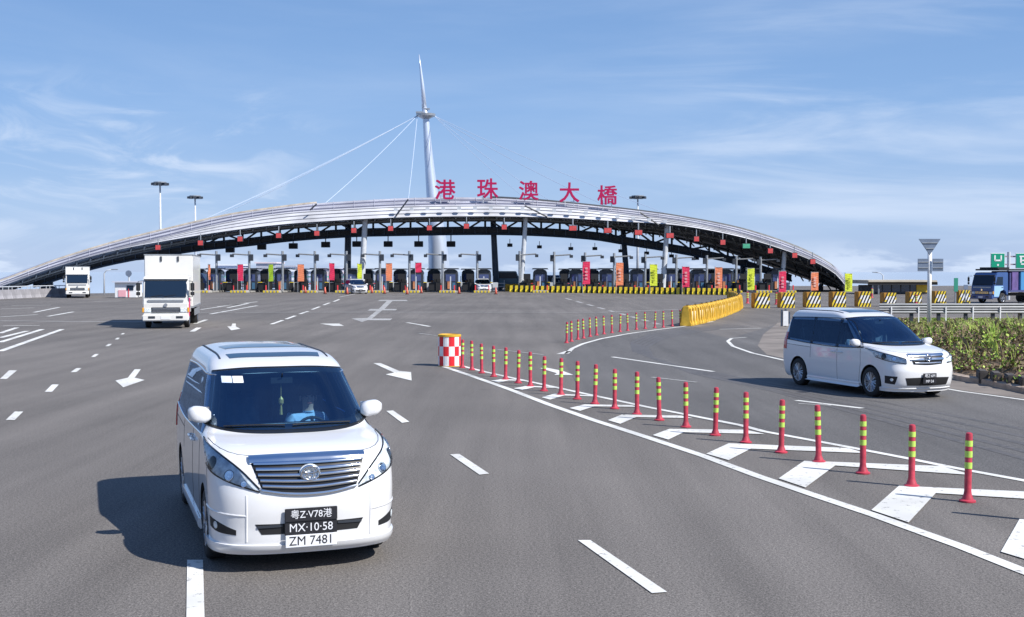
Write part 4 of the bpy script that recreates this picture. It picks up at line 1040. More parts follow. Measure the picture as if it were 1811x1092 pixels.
    # cabin furniture
    if cfg['cabin']:
        z0 = cfg['cabin'][0]; zb = cfg['ws'][1]
        xw = B.at(zb)[1]
        mb = MB(); mb.smooth = False; dsh = [(xw - .32, z0 - .01), (xw - .30, zb - .10), (xw - .42, zb - .05), (xw - .62, zb - .06), (xw - .72, zb - .16), (xw - .72, z0 - .01)]
        mb.prism(dsh, -.72, .72, 'y'); mb.build('dashboard', M_inner, van, .02)
        sx = xw - 1.35
        for row_, (xx, ys) in enumerate(((sx, (-.37, .37)), (sx - .95, (-.35, .35)), (sx - 1.75, (-.4, 0, .4)))):
            for y in ys:
                mb = MB(); rot = Matrix.Rotation(R(-12), 3, 'Y'); mb.box((xx, y, z0 + .15), (.14, .46, .62), rot, .85); st = mb.build('seat', M_seat, van, .05)
                mb = MB(); mb.box((xx - .09, y, z0 + .56), (.10, .25, .17), rot); mb.tube([(xx - .06, y, z0 + .4), (xx - .09, y, z0 + .5)], .02, 6); mb.build('headrest', M_seat, st, .035)
        dy = cfg['driver']
        mb = MB(); mb.smooth = True; c = Vector((xw - .88, dy, z0 + .05)); rr = .19; rt = Matrix.Rotation(R(62), 3, 'Y')
        ringp = [c + rt @ Vector((math.cos(a) * rr, math.sin(a) * rr, 0)) for a in [2 * math.pi * k / 24 for k in range(25)]]
        mb.tube(ringp, .016, 8, caps=False); mb.tube([ringp[0], c, ringp[12]], .02, 6); mb.tube([c, ringp[18]], .02, 6); mb.tube([c, c + Vector((.25, 0, -.1))], .03, 6); mb.build('steering_wheel', M_black, van)
        per = figure(None, sx + .13, dy, z0 - .28); per.parent = van
        tag(per, None)
        mb = MB(); ptm = B.pt(0, cfg['ws'][0] - .10); mb.box((ptm.x - .10, 0, ptm.z - .02), (.03, .24, .065)); mb.tube([(ptm.x - .09, 0, ptm.z), (ptm.x - .03, 0, ptm.z + .06)], .01, 5); mb.build('rear_view_mirror', M_black, van, .01)
        if cfg.get('extras'): cfg['extras'](B, van, xw, zb)
    for sg in (-1, 1):
        for xa in (xfa, xra): wheel(van, xa, sg * (cfg['wy']), rw, .20, cfg['spokes'], sg)
    # underside
    mb = MB(); mb.box(((xfa + xra) / 2, 0, .2), (xfa - xra + .9, 1.25, .12)); mb.build('floor_pan', M_black, van)
    return van

def plate(van, B, z, w, h, bg_m, fg_m, lines, name='number_plate', dx=.02):
    p = B.pt(0, z); mb = MB(); mb.box((p.x + dx, 0, z), (.014, w, h)); pl = mb.build(name, bg_m, van, .004)
    for (t, zz, sz, y) in lines:
        me = text_mesh(t, sz, .001, fg_m, 'plate_lettering', 0); o = link('plate_lettering', me, pl); o.rotation_euler = (R(90), 0, R(90)); o.location = (p.x + dx + .0085, y, z + zz); o.scale = (1.0, 1, 1)
    return pl
M_pw = mat('plate_white', (.72, .73, .76), .4); M_pk = mat('plate_black', (.02, .02, .025), .35)
def slat(van, B, wrapf, z, u0, u1, hgt, off, m, name, vee=0.0):
    top_ = [(-u1, z + hgt / 2 + vee), (0, z + hgt / 2), (u1, z + hgt / 2 + vee)]; bot_ = [(-u1, z - hgt / 2 + vee), (0, z - hgt / 2), (u1, z - hgt / 2 + vee)]
    return patch(wrapf, top_, bot_, 24, 4, off, .02, .006).build(name, m, van)

# ---- large minivan in front
def front_a(B, wrap, van):
    T = [(-.56, 1.03), (-.3, 1.035), (0, 1.035), (.3, 1.035), (.56, 1.03)]; Bt = [(-.45, .765), (-.24, .728), (0, .715), (.24, .728), (.45, .765)]
    g = patch(wrap, T, Bt, 30, 8, .004, .03).build('grille', M_trim, van)
    patch(wrap, [(a, b + .012) for a, b in T], [(a * .985, b - .045) for a, b in T], 30, 5, .022, .03, .012).build('chrome_bar', M_chrome, g)
    for i in range(5):
        f = (i + 1) / 6; zc = 1.03 + (.745 - 1.03) * f; hw = .555 + (.45 - .555) * f - .02
        slat(g, B, wrap, zc - .022 * f, 0, hw, .024, .022, M_chrome, 'slat', .03 * f)
    patch(wrap, [(-.47, .775), (-.24, .738), (0, .725), (.24, .738), (.47, .775)], [(-.44, .748), (-.22, .712), (0, .70), (.22, .712), (.44, .748)], 24, 4, .02, .02, .004).build('chrome_lip', M_chrome, g)
    # oval emblem
    p, n_ = wrap(0, .885); c = p + n_ * .045
    e = MB(); e.smooth = True
    def oval(cy, cz, ry, rz, t=.009): e.tube([(c.x, cy + ry * math.cos(a), c.z + cz + rz * math.sin(a)) for a in [2 * math.pi * k / 28 for k in range(29)]], t, 6, caps=False)
    oval(0, 0, .085, .062, .012); oval(0, .004, .034, .056, .009); oval(0, .028, .068, .027, .009); e.build('emblem', M_chrome, g)
    mb = MB(); mb.lathe([(.10, -.012), (.10, 0), (.08, .004)], 28, (c.x - .02, 0, c.z), 'x'); mb.v = [(x, y, c.z + (z - c.z) * .8) for x, y, z in mb.v]; mb.build('emblem_base', M_lampin, g)
    # lower bumper
    patch(wrap, [(-.52, .46), (0, .455), (.52, .46)], [(-.46, .365), (0, .36), (.46, .365)], 20, 5, .003, .02).build('lower_intake', M_black, van)
    for sg in (-1, 1): patch(wrap, [(sg * .50, .445), (sg * .26, .45)], [(sg * .50, .425), (sg * .26, .43)], 6, 3, .012, .01).build('intake_slat', M_dark, van)
    patch(wrap, [(-1.25, .285), (-.6, .275), (0, .27), (.6, .275), (1.25, .285)], [(-1.22, .185), (-.6, .178), (0, .175), (.6, .178), (1.22, .185)], 40, 5, .022, .03, .008).build('front_lip', M_paint, van)
    mb = MB()
    for sg in (-1, 1): 
        mb = MB(); mb.tube([B.pt(sg * .60, z) + B.nrm(sg * .60, z) * -.006 for z in [.30 + .42 * k / 10 for k in range(11)]], .013, 8); mb.smooth = True; mb.build('bumper_crease', M_paint, van)
        mb = MB(); mb.tube([B.pt(sg * (.60 + .065 * k), .535 + .004 * k) + B.nrm(sg * (.60 + .065 * k), .53) * -.004 for k in range(11)], .012, 8); mb.build('bumper_crease', M_paint, van)
        mb = MB(); mb.tube([B.pt(sg * (1.20 - .0 * k), .955 - .035 * k) + B.nrm(sg * 1.20, .955 - .035 * k) * -.001 for k in range(9)], .005, 4); mb.build('wing_gap', M_dark, van)
    p = B.pt(0, .5)
    pl = plate(van, B, .535, .50, .12, M_pk, M_pw, [('粤Z·V78港', 0, .088, 0)], dx=.03)
    plate(van, B, .415, .50, .12, M_pk, M_pw, [('MX·10·58', 0, .105, 0)], dx=.03)
    plate(van, B, .298, .49, .112, M_pw, M_pk, [('ZM 7481', 0, .115, 0)], dx=.045)
def extras_a(B, van, xw, zb):
    p = B.pt(-.0, 1.62); mb = MB(); mb.tube([(p.x - .12, .0, 1.62), (p.x - .12, .0, 1.40)], .004, 4); mb.lathe([(.004, -.05), (.028, -.02), (.028, .02), (.004, .05)], 10, (p.x - .12, 0, 1.38)); mb.tube([(p.x - .12, 0, 1.33), (p.x - .12, 0, 1.24)], [.012, .018], 6); mb.build('hanging_charm', mat('gold_charm', (.75, .55, .2), .4, .6), van)
    for u0, u1, m in ((-.66, -.54, mat('pale_blue_sticker', (.62, .72, .85), .6)), (-.53, -.42, M_whitep)):
        pj = lambda u, z: (B.pt(u, z), B.nrm(u, z))
        patch(pj, [(u0, 1.648), (u1, 1.648)], [(u0, 1.588), (u1, 1.588)], 5, 4, .0095, .001).build('sticker', m, van)
    for i in range(6):
        y = -.5 + .2 * i; mb = MB(); mb.box((xw - .40, y, zb - .045), (.03, .11, .012)); mb.build('air_vent', M_lgrey, van)
KA = [(.20, 2.30, -2.38, .885, .88, .4), (.27, 2.36, -2.43, .90, .92, .4), (.42, 2.37, -2.46, .905, .92, .42), (.58, 2.385, -2.47, .913, .92, .42), (.72, 2.375, -2.47, .915, .90, .42), (.86, 2.34, -2.46, .913, .88, .42),
      (.96, 2.29, -2.45, .910, .86, .42), (1.03, 2.22, -2.45, .905, .86, .42), (1.07, 2.13, -2.44, .902, .90, .42), (1.11, 1.94, -2.43, .897, .92, .42), (1.145, 1.66, -2.42, .880, .92, .42), (1.17, 1.46, -2.41, .872, .90, .42),
      (1.22, 1.34, -2.40, .858, .88, .42), (1.40, 1.07, -2.36, .812, .86, .42), (1.58, .80, -2.30, .765, .82, .42), (1.70, .60, -2.24, .740, .78, .42), (1.76, .45, -2.17, .712, .75, .42), (1.81, .24, -2.08, .670, .72, .42), (1.845, .0, -1.97, .56, .65, .4), (1.872, -.3, -1.82, .44, .5, .35), (1.885, -.6, -1.6, .28, .35, .3), (1.89, -.8, -1.45, .12, .2, .2)]
cfgA = dict(keys=KA, xfa=1.475, xra=-1.475, rw=.335, wy=.80, spokes=7, cabin=(.96, 1.80), ws=(1.715, 1.185, .80, .97),
    sidecuts=[[(.95, 1.16), (.30, 1.16), (.30, 1.60), (.42, 1.60)], [(.20, 1.15), (-.85, 1.14), (-.85, 1.62), (.20, 1.62)], [(-.95, 1.14), (-2.0, 1.16), (-1.95, 1.60), (-.95, 1.62)]],
    glass=[([(.50, 1.64), (.24, 1.66)], [(1.08, 1.14), (.24, 1.12)]), ([(.23, 1.66), (-.3, 1.67), (-.89, 1.66)], [(.23, 1.12), (-.89, 1.10)]), ([(-.90, 1.66), (-1.5, 1.66), (-2.02, 1.63)], [(-.90, 1.10), (-1.5, 1.10), (-2.10, 1.14)])],
    pillars=[([(.30, 1.67), (.20, 1.67)], [(.30, 1.11), (.20, 1.11)]), ([(-.85, 1.67), (-.95, 1.67)], [(-.85, 1.09), (-.95, 1.09)])],
    beltline=[[(1.10, 1.13), (.2, 1.11), (-.9, 1.09), (-2.12, 1.13)], [(.50, 1.655), (-.9, 1.675), (-2.03, 1.645)]], chromebelt=True,
    doorlines=[[(1.02, 1.10), (1.04, .8), (.98, .34)], [(.26, 1.11), (.24, .28)], [(-.90, 1.09), (-.92, .75)], [(1.0, .30), (-.95, .28)], [(-.92, .98), (-2.1, 1.0)]],
    handles=[(.38, 1.0), (.08, 1.0)], sidestrips=[(1.05, .30, -1.05, .20, 'pearl_white_paint', .02)], mirror=(1.0, 1.29),
    headlamp=([(1.16, 1.13), (.86, 1.06), (.66, .95), (.475, .775)], [(1.20, .955), (.90, .875), (.68, .81), (.475, .75)]), bulbs=[(.98, .98, .062), (.76, .89, .05), (1.10, 1.0, .035), (.62, .82, .03)],
    fog=([(1.10, .50), (.92, .47), (.70, .405)], [(1.08, .405), (.92, .375), (.70, .36)]), fogc=(.95, .435), tail=-2.38, front=front_a,
    sunroof=[(.20, -.02, .52), (-.45, -.95, .50)], hoodlines=[[(-1.0, 1.135), (-.66, 1.06), (-.3, 1.052), (0, 1.052), (.3, 1.052), (.66, 1.06), (1.0, 1.135)]], railw=.60, railx=(.15, -1.9), driver=.37, extras=extras_a)
vanA = minivan(cfgA, 'large white minivan nearest the camera with broad chrome grille and stacked number plates')
phi = R(19.5); hx, hy = math.sin(phi), -math.cos(phi)
nose = Vector((-1.875, 11.15, 0))
vanA.scale = (1, .975, 1.03); vanA.location = nose - Vector((hx, hy, 0)) * 2.38; vanA.rotation_euler = (0, 0, math.atan2(hy, hx))

# ---- white and blue-shaded minivan on the slip road
def front_n(B, wrap, van):
    g = patch(wrap, [(-.44, .955), (0, .965), (.44, .955)], [(-.36, .745), (0, .725), (.36, .745)], 24, 6, .004, .02).build('grille', M_trim, van)
    for zc, hw, hh in ((.925, .45, .05), (.845, .42, .045), (.765, .33, .03)): slat(g, B, wrap, zc, 0, hw, hh, .02, M_chrome, 'slat', .008)
    p, n_ = wrap(0, .86); c = p + n_ * .04; e = MB(); e.smooth = True
    for ry, rz, dz in ((.085, .06, 0), (.032, .055, .003), (.068, .026, .028)): e.tube([(c.x, ry * math.cos(a), c.z + dz + rz * math.sin(a)) for a in [2 * math.pi * k / 24 for k in range(25)]], .010, 6, caps=False)
    e.build('emblem', M_chrome, g)
    patch(wrap, [(-.56, .46), (0, .47), (.56, .46)], [(-.50, .30), (0, .29), (.50, .30)], 20, 5, .003, .02).build('lower_intake', M_black, van)
    patch(wrap, [(-1.15, .25), (-.6, .245), (0, .24), (.6, .245), (1.15, .25)], [(-1.12, .165), (-.6, .16), (0, .155), (.6, .16), (1.12, .165)], 36, 5, .02, .03, .006).build('front_lip', M_paint, van)
    plate(van, B, .50, .34, .11, M_pk, M_pw, [('粤Z·6M', 0, .085, 0)], dx=.03); plate(van, B, .385, .34, .10, M_pk, M_pw, [('MP·24', 0, .08, 0)], dx=.04)
KN = [(.20, 2.15, -2.16, .80, .75, .35), (.28, 2.24, -2.24, .83, .80, .35), (.42, 2.28, -2.28, .845, .82, .35), (.58, 2.29, -2.30, .852, .82, .35), (.72, 2.26, -2.30, .856, .82, .35), (.84, 2.235, -2.29, .856, .82, .35), (.93, 2.18, -2.28, .853, .85, .35), (.99, 2.08, -2.28, .850, .9, .35),
      (1.04, 1.88, -2.27, .845, .9, .35), (1.085, 1.62, -2.26, .838, .9, .35), (1.13, 1.39, -2.25, .825, .88, .35), (1.22, 1.19, -2.23, .805, .85, .35), (1.38, .96, -2.19, .77, .82, .35), (1.54, .70, -2.14, .735, .8, .35), (1.66, .47, -2.09, .70, .75, .35), (1.73, .28, -2.03, .665, .72, .35), (1.78, .06, -1.94, .61, .68, .35), (1.815, -.2, -1.82, .52, .6, .32), (1.838, -.5, -1.65, .38, .4, .3), (1.845, -.7, -1.45, .2, .3, .2)]
cfgN = dict(keys=KN, xfa=1.42, xra=-1.43, rw=.325, wy=.755, spokes=9, cabin=(.93, 1.76), ws=(1.68, 1.12, .76, .92),
    sidecuts=[[(.92, 1.08), (.22, 1.07), (.22, 1.56), (.36, 1.56)], [(.10, 1.07), (-.82, 1.08), (-.82, 1.58), (.10, 1.58)], [(-.95, 1.08), (-1.82, 1.12), (-1.82, 1.56), (-.95, 1.58)]],
    glass=[([(.42, 1.60), (.17, 1.62)], [(1.12, 1.05), (.17, 1.02)]), ([(.16, 1.62), (-.4, 1.635), (-.87, 1.63)], [(.16, 1.02), (-.87, 1.04)]), ([(-.88, 1.63), (-1.4, 1.62), (-1.92, 1.60)], [(-.88, 1.04), (-1.4, 1.06), (-1.92, 1.09)])],
    pillars=[([(.22, 1.63), (.10, 1.63)], [(.22, 1.01), (.10, 1.01)]), ([(-.82, 1.64), (-.95, 1.64)], [(-.82, 1.03), (-.95, 1.03)]), ([(-1.82, 1.61), (-1.93, 1.61)], [(-1.82, 1.08), (-1.93, 1.08)])],
    beltline=[[(1.15, 1.05), (.2, 1.01), (-.9, 1.03), (-1.93, 1.08)], [(1.15, 1.06), (.80, 1.35), (.42, 1.61), (-.4, 1.645), (-1.93, 1.61)]],
    doorlines=[[(1.05, 1.02), (1.06, .7), (.98, .30)], [(.17, 1.01), (.16, .26)], [(-.90, 1.03), (-.92, .7)], [(1.0, .27), (-.95, .27)], [(-.92, .94), (-1.95, .97)]],
    handles=[(.30, .90), (.02, .90)], sidestrips=[(1.02, .28, -1.05, .18, 'pearl_white_paint', .02)], mirror=(.98, 1.12),
    headlamp=([(1.28, 1.04), (1.0, .985), (.76, .93), (.52, .86)], [(1.26, .88), (1.0, .83), (.76, .79), (.52, .76)]), bulbs=[(.98, .90, .06), (.76, .86, .05), (1.14, .94, .035)],
    fog=([(1.02, .50), (.72, .49)], [(1.0, .34), (.76, .32)]), fogc=(.84, .42), tail=-2.2, front=front_n,
    sunroof=[(.05, -.35, .46)], hoodlines=[[(-.96, 1.09), (-.62, 1.0), (-.3, .985), (0, .98), (.3, .985), (.62, 1.0), (.96, 1.09)]], railw=.57, railx=(.0, -1.8), driver=-.36)
vanN = minivan(cfgN, 'white minivan with dark side windows turning on the slip road at the right')
phi2 = R(19); h2 = Vector((math.sin(phi2), -math.cos(phi2), 0)); g2 = G(1539, 701)
# image-left front wheel of this van is its right front wheel
left2 = Vector((-h2.y, h2.x, 0))
vanN.location = g2 - h2 * 1.36 + left2 * .80; vanN.scale = (1.03, 1.03, 1.035)
vanN.rotation_euler = (0, 0, math.atan2(h2.y, h2.x))
# faint side lettering blotch
# two far cars on the plaza use the same make of van
for (px, py, ang, lab) in ((630, 519.5, 20, 'small distant white car leaving the toll booths'), (854, 517.5, 6, 'dark windowed distant car in the lane beside the central column')):
    o = dup(vanN, label=lab); p = G(px, py); o.location = p; o.rotation_euler = (0, 0, R(-90 + ang)); o.name = 'minivan'
    o.scale = (1.15, 1.18, 1.05)
# ------------------------------------------------------------------ trucks
M_truckw = mat('truck_white_paint', (.70, .69, .66), .4, 0, .4, .08, 1)
M_mag = mat('magenta_panel', (.72, .03, .16), .5, 0, 0, .1, 2)
M_amber = mat('amber_lamp', (.75, .36, .03), .3, 0, .5)
def truck(label, paint, box=True, door=None, w=2.25, boxh=3.78, boxlen=7.5, boxw=2.45, roofz=2.68, group=None):
    t = thing('box_truck' if box else 'flatbed_truck', label, 'truck', (0, 0, 0), 0, group); hw = w / 2
    pr = [(0, .48), (.02, 1.25), (-.02, 1.62), (-.30, 2.45), (-.45, roofz - .05), (-.75, roofz), (-1.95, roofz), (-1.98, .75), (-1.75, .75), (-1.6, 1.05), (-1.3, 1.2), (-.95, 1.05), (-.8, .75), (-.72, .48)]
    mb = MB(); mb.prism(pr, -hw, hw); mb.build('cab', paint, t, .05)
    wx = lambda z: .035 - .28 * (z - 1.62) / .83
    mb = MB(); mb.prism([(wx(1.60), 1.60), (wx(2.42), 2.42), (wx(2.42) - .03, 2.42), (wx(1.6) - .03, 1.60)], -hw + .12, hw - .12); mb.build('windscreen', M_glassd, t, .008)
    mb = MB(); mb.prism([(wx(2.43) + .02, 2.44), (wx(2.43) + .02, 2.52), (wx(2.5) - .08, 2.52), (wx(2.43) - .05, 2.44)], -hw + .05, hw - .05); mb.build('sun_visor', M_dark, t)
    for sy in (-1, 1):
        mb = MB(); mb.prism([(-.28, 1.62), (-.52, 2.35), (-1.25, 2.35), (-1.25, 1.62)], sy * (hw + .005), sy * (hw - .02)); mb.build('side_window', M_glassd, t)
        mb = MB(); mb.prism([(-.10, .60), (-.12, 1.55), (-1.30, 1.55), (-1.30, 1.2), (-.92, 1.1), (-.72, .60)], sy * (hw + .008), sy * (hw - .01)); mb.build('door', door or paint, t)
        mb = MB(); mb.box((-1.15, sy * (hw + .03), 1.42), (.16, .05, .05)); mb.build('door_handle', M_dark, t)
        mb = MB(); mb.tube([(-.12, sy * hw, 2.42), (.14, sy * (hw + .2), 2.40), (.14, sy * (hw + .2), 1.62), (0, sy * hw, 1.62)], .022, 6); arm = mb.build('mirror_arm', M_dark, t)
        mb = MB(); mb.box((.12, sy * (hw + .2), 2.12), (.07, .20, .40)); mb.box((.12, sy * (hw + .2), 1.78), (.07, .20, .18)); mb.build('mirror', M_black, arm, .02)
        mb = MB(); mb.box((.03, sy * (hw - .24), .93), (.06, .34, .20)); mb.build('headlamp', M_lampin, t, .02)
        mb = MB(); mb.box((.0, sy * (hw - .02), .95), (.12, .10, .24)); mb.build('turn_signal', M_amber, t, .02)
    mb = MB(); mb.box((.035, 0, .95), (.05, w - .85, .26)); mb.build('grille', M_dark, t, .01)
    for z in (.88, .95, 1.02): 
        mb = MB(); mb.box((.065, 0, z), (.02, w - .95, .022)); mb.build('grille_bar', M_chrome, t)
    mb = MB(); mb.box((.045, 0, 1.42), (.03, w - .5, .10)); mb.build('vent_panel', M_grey, t)
    mb = MB(); mb.lathe([(.09, 0), (.09, .03)], 16, (.045, 0, 1.2), 'x'); mb.build('emblem', M_chrome, t)
    for y0 in (-.7, -.1):
        mb = MB(); mb.tube([(wx(1.62) + .02, y0, 1.63), (wx(1.75) + .02, y0 + .6, 1.72)], .012, 4); mb.build('wiper', M_black, t)
    mb = MB(); mb.box((.09, 0, .56), (.26, w + .04, .34)); bp = mb.build('bumper', paint, t, .05)
    for sy in (-1, 1):
        mb = MB(); mb.box((.225, sy * .68, .58), (.02, .34, .12)); mb.build('fog_lamp', M_dark, bp, .01)
    mb = MB(); mb.box((.228, 0, .56), (.014, .46, .15)); mb.build('number_plate', M_pw, bp)
    mb = MB(); mb.box((-5.2, 0, .78), (7.6, .9, .26)); mb.build('chassis', M_black, t)
    if box:
        mb = MB(); mb.box((-2.1 - boxlen / 2, 0, (boxh + 1.0) / 2), (boxlen, boxw, boxh - 1.0)); bx = mb.build('cargo_box', paint, t, .03)
        for y in (-.38, .48):
            mb = MB(); mb.box((-2.08, y, boxh - .22), (.05, .09, .26)); mb.build('marker_lamp', M_dark, bx)
        mb = MB(); mb.box((-2.1 - boxlen / 2, 0, 1.03), (boxlen + .04, boxw + .04, .10)); mb.box((-2.1 - boxlen / 2, 0, boxh), (boxlen + .04, boxw + .04, .05)); mb.build('edge_rail', M_grey, bx)
        for sy in (-1, 1):
            mb = MB(); mb.box((-2.1 - boxlen / 2, sy * (boxw / 2), .72), (boxlen - 3, .05, .35)); mb.build('side_guard', M_grey, t)
    for x, wd in ((-1.3, .26), (-6.6, .5)):
        for sy in (-1, 1): wheel(t, x, sy * (hw - .16), .46, wd, 6, sy)
    return t
def place_heading(o, p, deg): o.location = p; a = R(deg); o.rotation_euler = (0, 0, math.atan2(-math.cos(a), math.sin(a)))
tr1 = truck('white box truck with tall white cargo box and magenta door, driving on the left', M_truckw, True, M_mag)
place_heading(tr1, G(293.5, 581.5), 11.6); tr1.scale = (.97,) * 3
tr2 = truck('smaller distant white box truck at far left under the canopy end', M_truckw, True, None, w=2.3, boxh=3.35, roofz=2.6, boxlen=6.5)
place_heading(tr2, G(137, 527.5), 19); 
M_blue = mat('truck_blue_paint', (.035, .09, .26), .4, 0, .5, .1, 1); M_blue_lit = mat('truck_blue_lit', (.30, .50, .72), .4, 0, .4, .1, 1)  # one blue cab: front's shade and door's light put into two tones
tr3 = truck('blue flat fronted truck on the far right, door coloured a lit tone of its blue', M_blue, False, M_blue_lit, w=2.35, roofz=2.75)
mb = MB(); mb.box((-5.2, 0, 1.08), (6.4, 2.4, .16)); mb.box((-2.2, 0, 1.9), (.12, 2.4, 1.6)); mb.build('load_bed', mat('truck_bed_navy', (.06, .07, .20), .6, 0, 0, .2, 2), tr3)
mb = MB(); mb.box((-3.4, 0, 2.98), (5.6, 2.5, .14)); mb.box((-1.6, 0, 3.12), (1.6, 1.9, .16)); mb.build('roof_rack', M_black, tr3, .02)
for x in (-3.0, -4.2, -5.6):
    mb = MB(); mb.box((x, 0, 2.0), (.9, 2.2, 1.75)); mb.build('cargo', mat('cargo_violet', (.12, .08, .24), .6, 0, 0, .4, 2) if x != -4.2 else mat('cargo_blue', (.05, .22, .45), .6), tr3, .04)
place_heading(tr3, G(1752, 536.5) + Vector((-1.0, -.6, 0)), -60)

# ------------------------------------------------------------------ signs, lamp posts, rails at the right
P0 = W(1644, 480, 60)
t = thing('traffic_sign', 'tall white post carrying a grey inverted triangle above two grey panels, seen from behind', 'road sign', (P0.x, 60, 0))
t['label'] = 'white post with inverted triangle over two grey panels, seen from behind'
z = lambda py: W(1644, py, 60).z
mb = MB(); mb.smooth = True; mb.tube([(0, 0, 0), (0, 0, z(424))], .105, 14); mb.build('post', M_whitep, t)
M_signb = mat('sign_back_metal', (.22, .27, .36), .45, .5, 0, .2, 3)
s = 60 / F
mb = MB(); mb.prism([(-22 * s, z(423)), (17 * s, z(423)), (-2 * s, z(452))], -.17, -.14); tri = mb.build('triangle_panel', M_signb, t, .008)
for x in (-19, 15): pass
mb = MB(); mb.box((-2 * s, -.19, z(430)), (28 * s, .03, .05)); mb.box((-2 * s, -.19, z(440)), (15 * s, .03, .05)); mb.build('bracket', M_grey, tri)
for x0, x1 in ((-23, -4), (3, 22)):
    mb = MB(); mb.box(((x0 + x1) / 2 * s, -.16, z(469)), ((x1 - x0) * s, .03, 22 * s)); q = mb.build('square_panel', M_signb, t, .008)
    mb = MB(); mb.box(((x0 + x1) / 2 * s, -.19, z(464)), ((x1 - x0) * s * .95, .03, .05)); mb.box(((x0 + x1) / 2 * s, -.19, z(474)), ((x1 - x0) * s * .95, .03, .05)); mb.build('bracket', M_grey, q)
M_green = mat('sign_green', (.0, .30, .17), .4, 0, 0, .1, 2)
def green_sign(px0, px1, py0, py1, Y, lab, marks):
    c = W((px0 + px1) / 2, (py0 + py1) / 2, Y); t = thing('green_sign', lab, 'road sign', (c.x, Y, c.z)); w, h = (px1 - px0) / F * Y, (py1 - py0) / F * Y
    mb = MB(); mb.box((0, 0, 0), (w, .08, h)); mb.build('border', M_whitep, t, .02); mb = MB(); mb.box((0, -.05, 0), (w * .93, .04, h * .93)); bd = mb.build('board', M_green, t)
    for (x, z_, a, b) in marks:
        mb = MB(); mb.box((x * w, -.08, z_ * h), (a * w, .02, b * h)); mb.build('lettering', M_whitep, bd)
    return t
YS = 120
gs = green_sign(1752, 1777, 448, 475, YS, 'square green direction sign left of the gantry post', [(-.22, .18, .1, .34), (.22, .18, .1, .34), (0, .02, .46, .10), (0, -.28, .12, .12)])
gs2 = green_sign(1796, 1822, 448, 475, YS, 'square green direction sign at the right edge of the frame', [(0, .28, .5, .09), (-.15, .05, .12, .36), (.12, .02, .4, .09), (.1, -.22, .5, .09)])
c = W(1785, 500, YS); t = thing('sign_post', 'pale sign post with short cross bars between the two green signs', 'sign post', (c.x, YS + .2, 0))
mb = MB(); mb.tube([(0, 0, 0), (0, 0, W(1785, 446, YS).z)], .16, 10); mb.build('post', M_lgrey, t)
for py in (454, 468): mb = MB(); mb.box((0, -.05, W(1785, py, YS).z), (30 / F * YS, .08, .14)); mb.build('cross_bar', mat('mauve_bar', (.30, .24, .27), .5), t)
c = W(1689.5, 540, 85); t = thing('green_sign', 'narrow upright green sign on a thin post above the crash cushions', 'road sign', (c.x, 85, 0))
mb = MB(); mb.tube([(0, 0, 0), (0, 0, W(1689, 516, 85).z)], .06, 8); mb.build('post', M_grey, t)
mb = MB(); mb.box((0, -.08, W(1689, 504, 85).z), (7 / F * 85, .05, 24 / F * 85)); mb.build('board', mat('teal_board', (.03, .26, .18), .5), t)
c = W(1707, 540, 95); t = thing('small_sign', 'small grey square sign on a thin post left of the blue truck', 'road sign', (c.x, 95, 0))
mb = MB(); mb.tube([(0, 0, 0), (0, 0, W(1707, 512, 95).z)], .05, 8); mb.build('post', M_grey, t)
mb = MB(); mb.box((0, -.08, W(1707, 508, 95).z), (7 / F * 95, .05, 8 / F * 95)); mb.build('board', M_signb, t)
def streetlamp(px, top, Y, lab, arm=1.4):
    c = W(px, top, Y); t = thing('street_lamp', lab, 'street lamp', (c.x, Y, -1))
    mb = MB(); mb.smooth = True; H = c.z + 1; mb.tube([(0, 0, 0), (0, 0, H - .5), (arm * .3, 0, H - .1), (arm, 0, H)], [.12, .09, .06, .05], 8); mb.build('pole', M_lgrey, t)
    mb = MB(); mb.box((arm + .3, 0, H), (.8, .3, .12)); mb.build('lamp_head', M_grey, t, .03)
streetlamp(184, 477, 150, 'slim street lamp with arm bending right, between the two white trucks', 1.0)
streetlamp(1562, 482, 190, 'thin street lamp rising behind the flat roofed station', -1.6)
c = W(228, 484, 140); t = thing('round_sign', 'round grey sign on a pale post left of the white box truck', 'road sign', (c.x, 140, 0))
mb = MB(); mb.tube([(0, 0, 0), (0, 0, c.z)], .1, 8); mb.build('post', M_lgrey, t); mb = MB(); mb.lathe([(.36, -.03), (.36, .03)], 20, (0, -.12, c.z), 'y'); mb.build('disc', M_signb, t)
# guardrail
YR_ = 63
x0, x1 = W(1555, 545, YR_).x, W(1960, 545, YR_).x
t = thing('guardrail', 'pale steel guardrail with dark posts above the shrub bank', 'guardrail', ((x0 + x1) / 2, YR_, 0)); hl = (x1 - x0) / 2
for zc in (W(0, 541.5, YR_).z, W(0, 550.5, YR_).z):
    pr = [(-.0, zc - .13), (-.05, zc - .07), (.0, zc), (-.05, zc + .07), (0, zc + .13), (.03, zc + .13), (-.01, zc + .07), (.035, zc), (-.01, zc - .07), (.03, zc - .13)]
    mb = MB(); mb.prism(pr, -hl, hl, 'x'); mb.build('rail', mat('rail_white', (.28, .29, .30), .4, .2, 0, .2, 2), t)
n = 9
for i in range(n):
    x = -hl + .3 + (2 * hl - .6) * i / (n - 1); mb = MB(); mb.box((x, .12, .6), (.18, .14, 1.25)); mb.build('post', M_dark, t, .01)
    if i < n - 1: mb = MB(); mb.box((x + .32, -.06, .5), (.06, .05, .95)); mb.build('reflector_post', M_whitep, t)
